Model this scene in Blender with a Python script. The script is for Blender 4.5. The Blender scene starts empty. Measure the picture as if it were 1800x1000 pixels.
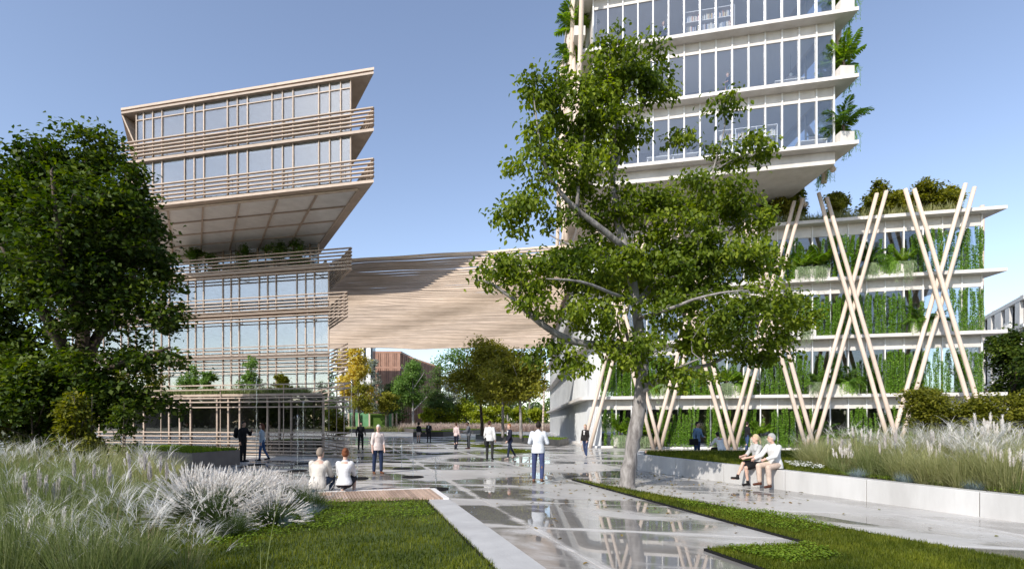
import bpy, bmesh, math, random
import numpy as np
from mathutils import Vector, Matrix

# ------------------------------------------------------------------ camera, sky, sun, exposure
sc = bpy.context.scene
COL = sc.collection
F, CX, HY, CH = 900.0, 900.0, 742.0, 1.75          # focal length and horizon in photo pixels, eye height
cam_d = bpy.data.cameras.new('camera'); cam = bpy.data.objects.new('camera', cam_d); COL.objects.link(cam)
cam.location = (0, 0, CH); cam.rotation_euler = (math.radians(90), 0, 0)
cam_d.sensor_width = 36; cam_d.lens = 36 * F / 1800; cam_d.shift_y = (HY - 500) / 1800
cam_d.clip_start = 0.1; cam_d.clip_end = 6000
sc.camera = cam
SUN_AZ = math.atan2(-.60, -.80); SUN_EL = math.radians(35)
w = bpy.data.worlds.new('World'); sc.world = w; w.use_nodes = True
nt = w.node_tree; bg = nt.nodes['Background']
sky = nt.nodes.new('ShaderNodeTexSky'); sky.sky_type = 'NISHITA'; sky.sun_disc = False
sky.sun_elevation = SUN_EL; sky.sun_rotation = SUN_AZ
sky.altitude = 0; sky.air_density = 1.0; sky.dust_density = 0.5; sky.ozone_density = 1.6
hs = nt.nodes.new('ShaderNodeHueSaturation'); hs.inputs['Saturation'].default_value = .88; hs.inputs['Hue'].default_value = .505
nt.links.new(sky.outputs[0], hs.inputs['Color']); nt.links.new(hs.outputs[0], bg.inputs[0]); bg.inputs[1].default_value = 0.15
sun_d = bpy.data.lights.new('sun', 'SUN'); sun = bpy.data.objects.new('sun', sun_d); COL.objects.link(sun)
sun_d.energy = 3.5; sun_d.angle = math.radians(0.6); sun_d.color = (1, .945, .87)
to_sun = Vector((math.sin(SUN_AZ) * math.cos(SUN_EL), math.cos(SUN_AZ) * math.cos(SUN_EL), math.sin(SUN_EL)))
sun.rotation_euler = (-to_sun).to_track_quat('-Z', 'Y').to_euler(); sun.location = (-20, -20, 40)
vs = sc.view_settings; vs.view_transform = 'Standard'; vs.look = 'None'; vs.exposure = 0.6; vs.gamma = 1
vs.use_curve_mapping = False
sc.cycles.max_bounces = 7; sc.cycles.transparent_max_bounces = 16; sc.cycles.caustics_reflective = False
sc.cycles.caustics_refractive = False

R = random.Random(7)
NR = np.random.default_rng(11)

# ------------------------------------------------------------------ pixels to places
def G(px, py, z=0.0):
    s = (py - HY) / (CH - z); return Vector(((px - CX) / s, F / s, z))
def S(px, py, s):
    return Vector(((px - CX) / s, F / s, CH + (HY - py) / s))
def D(px, py, Y):
    return S(px, py, F / Y)
def XY(px, s): return Vector(((px - CX) / s, F / s, 0))
U = Vector((.9768, -.2144, 0)); NF = Vector((-.2144, -.9768, 0))     # along the facades, and out of them
W2 = Vector((-.528, .849, 0)); V2 = Vector((-.3066, .9518, 0)); ZZ = Vector((0, 0, 1))
UANG = math.atan2(U.y, U.x)
def onplane(A, px):
    t = (px - CX) / F
    s = (t * A.y - A.x) / (U.x - t * U.y)
    return A + U * s

# ------------------------------------------------------------------ materials
def newmat(name):
    m = bpy.data.materials.new(name); m.use_nodes = True
    n = m.node_tree.nodes; l = m.node_tree.links
    return m, n, l, n['Principled BSDF']
def ramp(n, c1, c2, p1=.35, p2=.65):
    r = n.new('ShaderNodeValToRGB'); e = r.color_ramp.elements
    e[0].position = p1; e[1].position = p2; e[0].color = (*c1, 1); e[1].color = (*c2, 1); return r
def pm(name, c1, c2=None, scale=3.0, rough=.6, bump=0.0, bscale=None, stretch=(1, 1, 1), metal=0, coord='pos', spec=.5, rvar=0, ovar=0):
    m, n, l, b = newmat(name)
    c2 = c2 or tuple(x * .8 for x in c1)
    if coord == 'pos': src = n.new('ShaderNodeNewGeometry').outputs['Position']
    else: src = n.new('ShaderNodeTexCoord').outputs['Object']
    mp = n.new('ShaderNodeMapping'); mp.inputs['Scale'].default_value = stretch; l.new(src, mp.inputs[0])
    t = n.new('ShaderNodeTexNoise'); t.inputs['Scale'].default_value = scale; t.inputs['Detail'].default_value = 6
    t.inputs['Roughness'].default_value = .62
    l.new(mp.outputs[0], t.inputs[0]); r = ramp(n, c1, c2); l.new(t.outputs[0], r.inputs[0]); l.new(r.outputs[0], b.inputs['Base Color'])
    if ovar:
        oi = n.new('ShaderNodeObjectInfo'); ov = n.new('ShaderNodeMapRange'); l.new(oi.outputs['Random'], ov.inputs[0]); ov.inputs[3].default_value = 1 - ovar; ov.inputs[4].default_value = 1 + ovar * .6
        tv = n.new('ShaderNodeMix'); tv.data_type = 'RGBA'; tv.blend_type = 'MULTIPLY'; tv.inputs[0].default_value = 1
        l.new(r.outputs[0], tv.inputs['A']); l.new(ov.outputs[0], tv.inputs['B']); l.new(tv.outputs['Result'], b.inputs['Base Color'])
    b.inputs['Roughness'].default_value = rough; b.inputs['Metallic'].default_value = metal
    b.inputs['Specular IOR Level'].default_value = spec
    if rvar:
        mr = n.new('ShaderNodeMapRange'); l.new(t.outputs[0], mr.inputs[0]); mr.inputs[1].default_value = .3; mr.inputs[2].default_value = .7
        mr.inputs[3].default_value = rough - rvar; mr.inputs[4].default_value = rough + rvar; l.new(mr.outputs[0], b.inputs['Roughness'])
    if bump:
        t2 = n.new('ShaderNodeTexNoise'); t2.inputs['Scale'].default_value = bscale or scale * 6; t2.inputs['Detail'].default_value = 5
        l.new(mp.outputs[0], t2.inputs[0]); bp = n.new('ShaderNodeBump'); bp.inputs['Strength'].default_value = bump
        bp.inputs['Distance'].default_value = .02; l.new(t2.outputs[0], bp.inputs['Height']); l.new(bp.outputs[0], b.inputs['Normal'])
    return m
def leafmat(name, cols, trans=.35, rough=.55, spec=.2, patch=0):
    """foliage: colour differs leaf by leaf (random per island), some light comes through the leaf"""
    m, n, l, b = newmat(name)
    g = n.new('ShaderNodeNewGeometry'); r = n.new('ShaderNodeValToRGB'); e = r.color_ramp.elements
    k = len(cols)
    e[0].position = 0; e[0].color = (*cols[0], 1); e[1].position = 1; e[1].color = (*cols[-1], 1)
    for i in range(1, k - 1):
        x = e.new(i / (k - 1)); x.color = (*cols[i], 1)
    l.new(g.outputs['Random Per Island'], r.inputs[0])
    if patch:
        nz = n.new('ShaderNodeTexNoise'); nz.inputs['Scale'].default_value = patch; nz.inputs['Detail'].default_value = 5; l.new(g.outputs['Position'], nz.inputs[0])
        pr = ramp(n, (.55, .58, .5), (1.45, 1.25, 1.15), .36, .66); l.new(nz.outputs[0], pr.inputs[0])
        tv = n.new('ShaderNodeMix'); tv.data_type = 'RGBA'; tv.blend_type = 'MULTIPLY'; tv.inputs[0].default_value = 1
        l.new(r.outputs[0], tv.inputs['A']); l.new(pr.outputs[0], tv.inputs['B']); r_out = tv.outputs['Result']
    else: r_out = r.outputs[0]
    l.new(r_out, b.inputs['Base Color'])
    b.inputs['Roughness'].default_value = rough; b.inputs['Specular IOR Level'].default_value = spec
    t = n.new('ShaderNodeBsdfTranslucent'); mx = n.new('ShaderNodeMixShader'); mx.inputs[0].default_value = trans
    hs = n.new('ShaderNodeHueSaturation'); hs.inputs['Value'].default_value = 1.5; hs.inputs['Saturation'].default_value = 1.15
    l.new(r_out, hs.inputs['Color']); l.new(hs.outputs[0], t.inputs[0])
    l.new(b.outputs[0], mx.inputs[1]); l.new(t.outputs[0], mx.inputs[2]); l.new(mx.outputs[0], n['Material Output'].inputs[0])
    return m
def glassmat(name, tint, refl, rough=0.0, gcol=(1, 1, 1)):
    m, n, l, b = newmat(name); n.remove(b)
    tr = n.new('ShaderNodeBsdfTransparent'); tr.inputs[0].default_value = (*tint, 1)
    gl = n.new('ShaderNodeBsdfGlossy'); gl.inputs['Roughness'].default_value = rough; gl.inputs[0].default_value = (*gcol, 1)
    lw = n.new('ShaderNodeLayerWeight'); lw.inputs[0].default_value = .5; fr = n.new('ShaderNodeMath'); fr.operation = 'POWER'; fr.inputs[1].default_value = 4; l.new(lw.outputs['Facing'], fr.inputs[0])
    mr = n.new('ShaderNodeMapRange'); l.new(fr.outputs[0], mr.inputs[0]); mr.inputs[3].default_value = refl; mr.inputs[4].default_value = .95
    ge = n.new('ShaderNodeNewGeometry'); nz = n.new('ShaderNodeTexNoise'); nz.inputs['Scale'].default_value = .5; l.new(ge.outputs['Position'], nz.inputs[0])
    bp = n.new('ShaderNodeBump'); bp.inputs['Strength'].default_value = .012; bp.inputs['Distance'].default_value = .1
    l.new(nz.outputs[0], bp.inputs['Height']); l.new(bp.outputs[0], gl.inputs['Normal'])
    mx = n.new('ShaderNodeMixShader'); l.new(mr.outputs[0], mx.inputs[0]); l.new(tr.outputs[0], mx.inputs[1]); l.new(gl.outputs[0], mx.inputs[2])
    l.new(mx.outputs[0], n['Material Output'].inputs[0]); return m

M = {}
M['timber'] = pm('pale_timber', (.50, .40, .32), (.39, .305, .24), 2.2, .55, .15, 30, (1, 1, 4), spec=.3, ovar=0.16)
M['timber_pale'] = pm('pale_debarked_timber', (.70, .58, .48), (.60, .48, .385), 1.4, .55, .15, 20, (1, 1, .3), spec=.3, ovar=0.09)
M['slat'] = pm('slat_timber', (.60, .48, .375), (.48, .375, .285), 1.2, .6, .15, 24, (.4, 2, 2), spec=.2, ovar=0.2)
M['deckwood'] = pm('deck_timber', (.50, .36, .27), (.38, .26, .19), 3, .5, .2, 40, (1, .15, 1), spec=.3, ovar=0.25)
M['soffit'] = pm('soffit_metal', (.74, .72, .69), (.62, .60, .575), 1.1, .42, .04, 8, rvar=.1, metal=.1, ovar=0.06)
M['white_conc'] = pm('white_concrete', (.76, .73, .70), (.66, .63, .60), 1.3, .65, .12, 18, rvar=.1)
M['cream_conc'] = pm('cream_concrete', (.70, .66, .615), (.58, .54, .495), 1.1, .6, .12, 16, (1, 1, .4), rvar=.1, ovar=0.06)
M['white_metal'] = pm('white_paint', (.78, .77, .75), (.72, .71, .69), 2, .4)
M['wall_white'] = pm('cast_concrete', (.55, .54, .525), (.41, .40, .385), .9, .6, .2, 14, (1, 1, .22), rvar=.1, ovar=0.05)
M['strip'] = pm('path_concrete', (.50, .49, .47), (.40, .39, .375), 1.6, .6, .18, 25, rvar=.1)
M['rib'] = pm('ribbed_cladding', (.60, .61, .61), (.52, .53, .53), .7, .42, .05, rvar=.08)
M['interior'] = pm('interior_plaster', (.52, .51, .50), (.44, .43, .42), .6, .8)
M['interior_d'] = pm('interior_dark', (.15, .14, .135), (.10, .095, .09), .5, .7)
M['floor_in'] = pm('interior_floor', (.55, .53, .51), (.46, .44, .42), .6, .5)
M['ceil'] = pm('white_ceiling', (.80, .80, .79), (.76, .76, .75), .6, .8)
M['black'] = pm('black_steel', (.012, .012, .013), (.02, .02, .02), 4, .85, .05, spec=.05)
M['planter_d'] = pm('dark_planter_steel', (.035, .034, .034), (.06, .057, .055), 2, .5, .06, rvar=.1)
M['planter_b'] = pm('brown_planter_steel', (.16, .135, .125), (.12, .10, .092), 2, .5, .06)
M['soil'] = pm('soil', (.035, .026, .018), (.06, .045, .03), 5, .9, .5, 30)
M['turf'] = pm('turf', (.05, .075, .010), (.075, .10, .016), 3, .9, .5, 40)
M['bark'] = pm('grey_bark', (.34, .315, .295), (.145, .13, .12), 7, .85, 1.0, 16, (1, 1, .3), spec=.2)
M['bark_d'] = pm('dark_bark', (.11, .085, .066), (.05, .04, .03), 7, .9, .9, 18, (1, 1, .3), spec=.2)
M['bark_b'] = pm('birch_bark', (.62, .6, .57), (.12, .1, .09), 5, .8, .3, 18, (1, 1, 2.5), spec=.2)
M['copper'] = pm('terracotta_fins', (.40, .22, .155), (.32, .17, .115), 1, .55)
M['far_wall'] = pm('far_plaster', (.62, .60, .57), (.52, .50, .47), .4, .8)
M['far_dark'] = pm('far_glass', (.06, .075, .09), (.09, .10, .115), .4, .15)
M['green_panel'] = pm('green_mesh_panel', (.10, .27, .12), (.07, .20, .08), .8, .5)
M['glass_l'] = glassmat('coated_glass', (.86, .88, .885), .19, 0, (.97, 1, 1))
M['glass_p'] = glassmat('podium_glass', (.74, .74, .74), .12)
M['glass_r'] = glassmat('blue_grey_glass', (.91, .93, .95), .10, 0, (.95, .97, 1))
L_ = dict
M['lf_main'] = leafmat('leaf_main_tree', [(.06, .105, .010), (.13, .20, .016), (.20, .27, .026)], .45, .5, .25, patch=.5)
M['lf_dark'] = leafmat('leaf_dark_tree', [(.022, .048, .008), (.05, .09, .012), (.10, .145, .018)], .34, .55, .2, patch=.5)
M['lf_olive'] = leafmat('leaf_olive', [(.14, .15, .022), (.24, .24, .036), (.33, .31, .06)], .45)
M['lf_shrub'] = leafmat('leaf_shrub', [(.06, .075, .009), (.14, .15, .014), (.23, .22, .025)], .38)
M['lf_yellow'] = leafmat('leaf_yellow', [(.44, .33, .06), (.60, .46, .09), (.48, .44, .12)], .45)
M['lf_birch'] = leafmat('leaf_birch', [(.08, .15, .03), (.13, .23, .045), (.19, .28, .07)], .4)
M['lf_bright'] = leafmat('leaf_bright', [(.18, .23, .015), (.28, .33, .022), (.36, .38, .04)], .4)
M['lf_grey'] = leafmat('leaf_silver', [(.16, .19, .15), (.26, .29, .23), (.34, .36, .30)], .25)
M['lf_far'] = leafmat('leaf_far', [(.06, .11, .03), (.11, .17, .045), (.16, .21, .07)], .4)
M['lf_vine'] = leafmat('leaf_vine', [(.12, .23, .03), (.21, .36, .055), (.30, .45, .09)], .42)
M['lf_palm'] = leafmat('leaf_palm', [(.09, .18, .016), (.18, .29, .024), (.28, .38, .04)], .42, .45, .3)
M['lf_fern'] = leafmat('leaf_fern', [(.05, .11, .016), (.09, .17, .026), (.15, .23, .04)], .38)
M['lf_hang'] = leafmat('leaf_hanging', [(.16, .24, .12), (.24, .31, .17), (.30, .35, .2)], .3)
M['gr_lawn'] = leafmat('lawn_blades', [(.062, .092, .009), (.105, .145, .014), (.155, .185, .024)], .4, patch=1.1)
M['gr_clover'] = leafmat('clover_leaves', [(.11, .18, .016), (.16, .24, .02), (.20, .27, .03)], .36)
M['gr_green'] = leafmat('tall_grass', [(.10, .135, .035), (.17, .205, .07), (.27, .29, .14)], .34)
M['gr_olive'] = leafmat('olive_grass', [(.21, .23, .09), (.33, .34, .15), (.46, .44, .24)], .42)
M['gr_deep'] = leafmat('deep_grass', [(.03, .05, .015), (.05, .08, .02), (.08, .11, .035)], .25)
M['gr_silver'] = leafmat('silver_awns', [(.50, .47, .42), (.66, .64, .60), (.74, .73, .70)], .3)
M['gr_stem'] = leafmat('straw_stems', [(.35, .25, .15), (.42, .34, .22)], .2)
M['gr_plume'] = leafmat('plumes', [(.58, .53, .49), (.70, .67, .63), (.76, .74, .72)], .35, .8, .1)
M['gr_pink'] = leafmat('blush_plumes', [(.55, .43, .36), (.62, .51, .44)], .3, .8, .1)
M['gr_spike'] = leafmat('flower_spikes', [(.40, .36, .34), (.55, .51, .48), (.62, .59, .57)], .3, .8, .1)
M['gr_blue'] = leafmat('blue_fescue', [(.16, .21, .22), (.26, .32, .33)], .25)
M['flower'] = leafmat('white_petals', [(.75, .75, .72), (.8, .8, .78)], .3)
M['book'] = leafmat('book_spines', [(.5, .2, .12), (.7, .68, .62), (.2, .25, .35), (.72, .7, .68), (.55, .45, .2)], 0)

def plaza_mat():
    m, n, l, b = newmat('wet_concrete')
    ge = n.new('ShaderNodeNewGeometry')
    mp = n.new('ShaderNodeMapping'); mp.inputs['Rotation'].default_value = (0, 0, -UANG); l.new(ge.outputs['Position'], mp.inputs[0])
    st = n.new('ShaderNodeMapping'); st.inputs['Scale'].default_value = (.55, 1.0, 1); l.new(mp.outputs[0], st.inputs[0])
    wet = n.new('ShaderNodeTexNoise'); wet.inputs['Scale'].default_value = .42; wet.inputs['Detail'].default_value = 7; wet.inputs['Roughness'].default_value = .58
    wet.inputs['Distortion'].default_value = .35
    l.new(st.outputs[0], wet.inputs[0])
    uv = n.new('ShaderNodeUVMap'); sx = n.new('ShaderNodeSeparateXYZ'); l.new(uv.outputs[0], sx.inputs[0])
    def edge(out, wd):
        a = n.new('ShaderNodeMath'); a.operation = 'SUBTRACT'; a.inputs[1].default_value = .5; l.new(out, a.inputs[0])
        c = n.new('ShaderNodeMath'); c.operation = 'ABSOLUTE'; l.new(a.outputs[0], c.inputs[0])
        d = n.new('ShaderNodeMapRange'); l.new(c.outputs[0], d.inputs[0]); d.inputs[1].default_value = .5 - wd; d.inputs[2].default_value = .5
        d.interpolation_type = 'SMOOTHSTEP'; return d.outputs[0]
    mxm = n.new('ShaderNodeMath'); mxm.operation = 'MAXIMUM'; l.new(edge(sx.outputs[0], .045), mxm.inputs[0]); l.new(edge(sx.outputs[1], .06), mxm.inputs[1])
    dm = n.new('ShaderNodeMath'); dm.operation = 'MULTIPLY'; dm.inputs[1].default_value = .10; l.new(mxm.outputs[0], dm.inputs[0])
    sub = n.new('ShaderNodeMath'); sub.operation = 'SUBTRACT'; l.new(wet.outputs[0], sub.inputs[0]); l.new(dm.outputs[0], sub.inputs[1])
    # one broad shallow pool lies in front of the big tree
    pc = n.new('ShaderNodeVectorMath'); pc.operation = 'DISTANCE'; sq = n.new('ShaderNodeMapping'); sq.vector_type = 'POINT'; sq.inputs['Scale'].default_value = (1, .7, 0); l.new(ge.outputs['Position'], sq.inputs[0])
    l.new(sq.outputs[0], pc.inputs[0]); pc.inputs[1].default_value = (.9, 6.3, 0)
    pw = n.new('ShaderNodeMapRange'); pw.interpolation_type = 'SMOOTHSTEP'; l.new(pc.outputs['Value'], pw.inputs[0]); pw.inputs[1].default_value = 3.2; pw.inputs[2].default_value = 1.2; pw.inputs[3].default_value = 0; pw.inputs[4].default_value = .05
    ad = n.new('ShaderNodeMath'); ad.operation = 'ADD'; l.new(sub.outputs[0], ad.inputs[0]); l.new(pw.outputs[0], ad.inputs[1]); sub = ad
    wm = n.new('ShaderNodeMapRange'); wm.interpolation_type = 'SMOOTHSTEP'; l.new(sub.outputs[0], wm.inputs[0]); wm.inputs[1].default_value = .455; wm.inputs[2].default_value = .565
    big = n.new('ShaderNodeTexNoise'); big.inputs['Scale'].default_value = 1.3; big.inputs['Detail'].default_value = 9; big.inputs['Roughness'].default_value = .7
    l.new(st.outputs[0], big.inputs[0])
    dry = ramp(n, (.37, .355, .335), (.54, .52, .495), .28, .72); l.new(big.outputs[0], dry.inputs[0])
    oi = n.new('ShaderNodeObjectInfo'); ov = n.new('ShaderNodeMapRange'); l.new(oi.outputs['Random'], ov.inputs[0]); ov.inputs[3].default_value = .9; ov.inputs[4].default_value = 1.08
    tv = n.new('ShaderNodeMix'); tv.data_type = 'RGBA'; tv.blend_type = 'MULTIPLY'; tv.inputs[0].default_value = 1
    l.new(dry.outputs[0], tv.inputs['A']); l.new(ov.outputs[0], tv.inputs['B'])
    wc = n.new('ShaderNodeMix'); wc.data_type = 'RGBA'; wc.blend_type = 'MULTIPLY'; wc.inputs['B'].default_value = (.42, .41, .40, 1)
    l.new(wm.outputs[0], wc.inputs[0]); l.new(tv.outputs['Result'], wc.inputs['A']); l.new(wc.outputs['Result'], b.inputs['Base Color'])
    rg = n.new('ShaderNodeMapRange'); l.new(wm.outputs[0], rg.inputs[0]); rg.inputs[3].default_value = .33; rg.inputs[4].default_value = .015
    l.new(rg.outputs[0], b.inputs['Roughness']); b.inputs['Specular IOR Level'].default_value = .6
    fine = n.new('ShaderNodeTexNoise'); fine.inputs['Scale'].default_value = 45; fine.inputs['Detail'].default_value = 4; l.new(ge.outputs['Position'], fine.inputs[0])
    inv = n.new('ShaderNodeMapRange'); l.new(wm.outputs[0], inv.inputs[0]); inv.inputs[3].default_value = .10; inv.inputs[4].default_value = .0
    bp = n.new('ShaderNodeBump'); bp.inputs['Distance'].default_value = .01; l.new(inv.outputs[0], bp.inputs['Strength']); l.new(fine.outputs[0], bp.inputs['Height'])
    l.new(bp.outputs[0], b.inputs['Normal'])
    return m
M['plaza'] = plaza_mat()

# ------------------------------------------------------------------ mesh helpers
class MB:
    def __init__(s): s.v = []; s.f = []
    def add(s, vs, fs):
        k = len(s.v); s.v += [tuple(p) for p in vs]; s.f += [tuple(i + k for i in f) for f in fs]; return s
    def hexa(s, c):
        return s.add(c, [(0, 3, 2, 1), (4, 5, 6, 7), (0, 1, 5, 4), (1, 2, 6, 5), (2, 3, 7, 6), (3, 0, 4, 7)])
    def box(s, c, size, ax=None, ay=None):
        """box centred at c; ax, ay its horizontal axes"""
        c = Vector(c); ax = Vector(ax or (1, 0, 0)); ay = Vector(ay or (-ax.y, ax.x, 0)); h = [x / 2 for x in size]
        P = lambda i, j, k: c + ax * (h[0] * i) + ay * (h[1] * j) + ZZ * (h[2] * k)
        return s.hexa([P(-1, -1, -1), P(1, -1, -1), P(1, 1, -1), P(-1, 1, -1), P(-1, -1, 1), P(1, -1, 1), P(1, 1, 1), P(-1, 1, 1)])
    def prism(s, poly, z0, z1):
        n = len(poly); a = [(p[0], p[1], z0) for p in poly]; b = [(p[0], p[1], z1) for p in poly]
        ar = sum(poly[i][0] * poly[(i + 1) % n][1] - poly[(i + 1) % n][0] * poly[i][1] for i in range(n))
        if ar < 0: a.reverse(); b.reverse()
        return s.add(a + b, [tuple(range(n - 1, -1, -1)), tuple(range(n, 2 * n))] + [(i, (i + 1) % n, n + (i + 1) % n, n + i) for i in range(n)])
    def tube(s, pts, rad, n=8, cap=True):
        pts = [Vector(p) for p in pts]; k = len(pts)
        if not hasattr(rad, '__len__'): rad = [rad] * k
        vs = []; ref = None
        for i, p in enumerate(pts):
            d = (pts[min(i + 1, k - 1)] - pts[max(i - 1, 0)]).normalized()
            if ref is None: ref = Vector((1, 0, 0)) if abs(d.x) < .8 else Vector((0, 1, 0))
            a = (ref - d * ref.dot(d)).normalized(); ref = a; b = d.cross(a)
            for j in range(n):
                t = 2 * math.pi * j / n; vs.append(p + (a * math.cos(t) + b * math.sin(t)) * rad[i])
        fs = [(i * n + j, i * n + (j + 1) % n, (i + 1) * n + (j + 1) % n, (i + 1) * n + j) for i in range(k - 1) for j in range(n)]
        if cap: fs += [tuple(range(n - 1, -1, -1)), tuple((k - 1) * n + j for j in range(n))]
        return s.add(vs, fs)
    def ell(s, c, r, nu=10, nv=7, rot=None):
        c = Vector(c); vs = []; fs = []
        for i in range(nv + 1):
            ph = math.pi * i / nv
            for j in range(nu):
                t = 2 * math.pi * j / nu
                p = Vector((r[0] * math.sin(ph) * math.cos(t), r[1] * math.sin(ph) * math.sin(t), -r[2] * math.cos(ph)))
                if rot: p = rot @ p
                vs.append(c + p)
        for i in range(nv):
            for j in range(nu): fs.append((i * nu + j, i * nu + (j + 1) % nu, (i + 1) * nu + (j + 1) % nu, (i + 1) * nu + j))
        return s.add(vs, fs)
    def mesh(s, name, mat=None, smooth=False):
        me = bpy.data.meshes.new(name); me.from_pydata(s.v, [], s.f); me.update()
        if mat: me.materials.append(M[mat] if isinstance(mat, str) else mat)
        if smooth: me.polygons.foreach_set('use_smooth', [True] * len(me.polygons))
        return me
    def build(s, name, mat, parent=None, smooth=False, **tags):
        return put(name, s.mesh(name, mat, smooth), parent, **tags)
def arrmesh(name, v, f, mat, smooth=False):
    """mesh from numpy arrays, every face with the same corner count"""
    v = np.asarray(v, np.float32).reshape(-1, 3); f = np.asarray(f, np.int32); k = f.shape[1]
    me = bpy.data.meshes.new(name); me.vertices.add(len(v)); me.vertices.foreach_set('co', v.ravel())
    me.loops.add(f.size); me.loops.foreach_set('vertex_index', f.ravel())
    me.polygons.add(len(f)); me.polygons.foreach_set('loop_start', np.arange(0, f.size, k, dtype=np.int32))
    if smooth: me.polygons.foreach_set('use_smooth', np.ones(len(f), bool))
    me.update(calc_edges=True); me.materials.append(M[mat] if isinstance(mat, str) else mat); return me
def tags_(o, label=None, cat=None, group=None, kind=None):
    if label: o['label'] = label
    if cat: o['category'] = cat
    if group: o['group'] = group
    if kind: o['kind'] = kind
    return o
WM = {}
def put(name, me, parent=None, loc=(0, 0, 0), rz=0, scale=(1, 1, 1), local=False, rot=None, **tags):
    """link a mesh as an object; with a parent, loc is still in world space unless local"""
    o = bpy.data.objects.new(name, me); COL.objects.link(o)
    o.location = loc; o.rotation_euler = rot or (0, 0, rz); o.scale = scale
    m = Matrix.LocRotScale(o.location, o.rotation_euler, o.scale)
    if parent:
        o.parent = parent
        if local: m = WM[parent.name] @ m
        else: o.matrix_parent_inverse = WM[parent.name].inverted()
    WM[o.name] = m
    return tags_(o, **tags)
def thing(name, loc, label, cat, group=None, rz=0, scale=(1, 1, 1), kind=None):
    return put(name, None, None, loc, rz, scale, label=label, cat=cat, group=group, kind=kind)
def structure(name, mb, mat, **k): return mb.build(name, mat, None, kind='structure', **k)
def para(tip, left, w, depth):
    """footprint: front edge from tip leftwards, sides run along w"""
    return [tip - U * left, tip, tip + w * depth, tip - U * left + w * depth]
# ------------------------------------------------------------------ ground and plaza
g = MB(); g.add([(-3000, -600, -.08), (3000, -600, -.08), (3000, 4000, -.08), (-3000, 4000, -.08)], [(0, 1, 2, 3)])
structure('ground', g, pm('far_ground', (.10, .12, .05), (.16, .15, .09), .15, .9, .3, 3))
pz = MB(); pz.prism([(-70, -30), (60, -30), (60, 96), (-70, 96)], -.09, -.03)
plaza = structure('plaza', pz, pm('joint_bed', (.30, .295, .285), (.22, .215, .21), 1.2, .35, .1, 20))
SA, SB, GAP = 4.1, 3.05, .016
def slab_mesh():
    q = MB(); a, b = U * (SA / 2 - GAP / 2), V2 * (SB / 2 - GAP / 2)
    c = [-a - b, a - b, a + b, -a + b]; e = .006
    t = [p * (1 - e / 1.5) for p in c]
    q.add([(*p.xy, -.055) for p in c] + [(*p.xy, -.004) for p in c] + [(*p.xy, 0) for p in t],
          [(3, 2, 1, 0)] + [(i, (i + 1) % 4, 4 + (i + 1) % 4, 4 + i) for i in range(4)] + [(4 + i, 4 + (i + 1) % 4, 8 + (i + 1) % 4, 8 + i) for i in range(4)] + [(8, 9, 10, 11)])
    me = q.mesh('paving_slab', 'plaza'); uv = me.uv_layers.new(name='UVMap'); k = [(0, 0), (1, 0), (1, 1), (0, 1)]
    for p in me.polygons:
        for li in p.loop_indices: uv.data[li].uv = k[me.loops[li].vertex_index % 4]
    return me
slab = slab_mesh()
org = G(1061, 1000)                    # a joint crossing seen in the photograph
n = 0
for i in range(-16, 17):
    for j in range(-3, 22):
        c = org + U * ((i + .5) * SA) + V2 * ((j + .35) * SB)
        if c.y < 1.5 or c.y > 60 or abs(c.x) > c.y * 1.06 + 4: continue
        if n >= 298: continue
        n += 1; put('paving_slab', slab, plaza, (c.x, c.y, 0))
far = MB(); far.prism([(-68, 52), (58, 52), (58, 95), (-68, 95)], -.029, -.012)
put('far_paving', far.mesh('far_paving', 'plaza'), plaza)

# ------------------------------------------------------------------ lawns, edging, path, deck
def poly(name, pts, z0, z1, mat, **k):
    q = MB(); q.prism(pts, z0, z1); return structure(name, q, mat, **k)
def inside(pts, x, y):
    n = len(pts); r = np.zeros(len(x), bool); j = n - 1
    for i in range(n):
        xi, yi, xj, yj = pts[i][0], pts[i][1], pts[j][0], pts[j][1]
        c = ((yi > y) != (yj > y)) & (x < (xj - xi) * (y - yi) / (yj - yi + 1e-12) + xi); r ^= c; j = i
    return r
def scatter(pts, n, near=None):
    P = np.array([(p[0], p[1]) for p in pts]); lo, hi = P.min(0), P.max(0); out = np.zeros((0, 2))
    while len(out) < n:
        q = NR.uniform(lo, hi, (n * 3, 2)); q = q[inside(pts, q[:, 0], q[:, 1])]
        if near is not None: q = q[NR.uniform(0, 1, len(q)) < np.clip((near / np.maximum(q[:, 1], .1)) ** 1.7, 0, 1)]
        q = q[(q[:, 1] > 2.5) & (np.abs(q[:, 0]) < q[:, 1] * 1.08 + .5)] if near is not None else q
        out = np.vstack([out, q])
    return out[:n]
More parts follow.
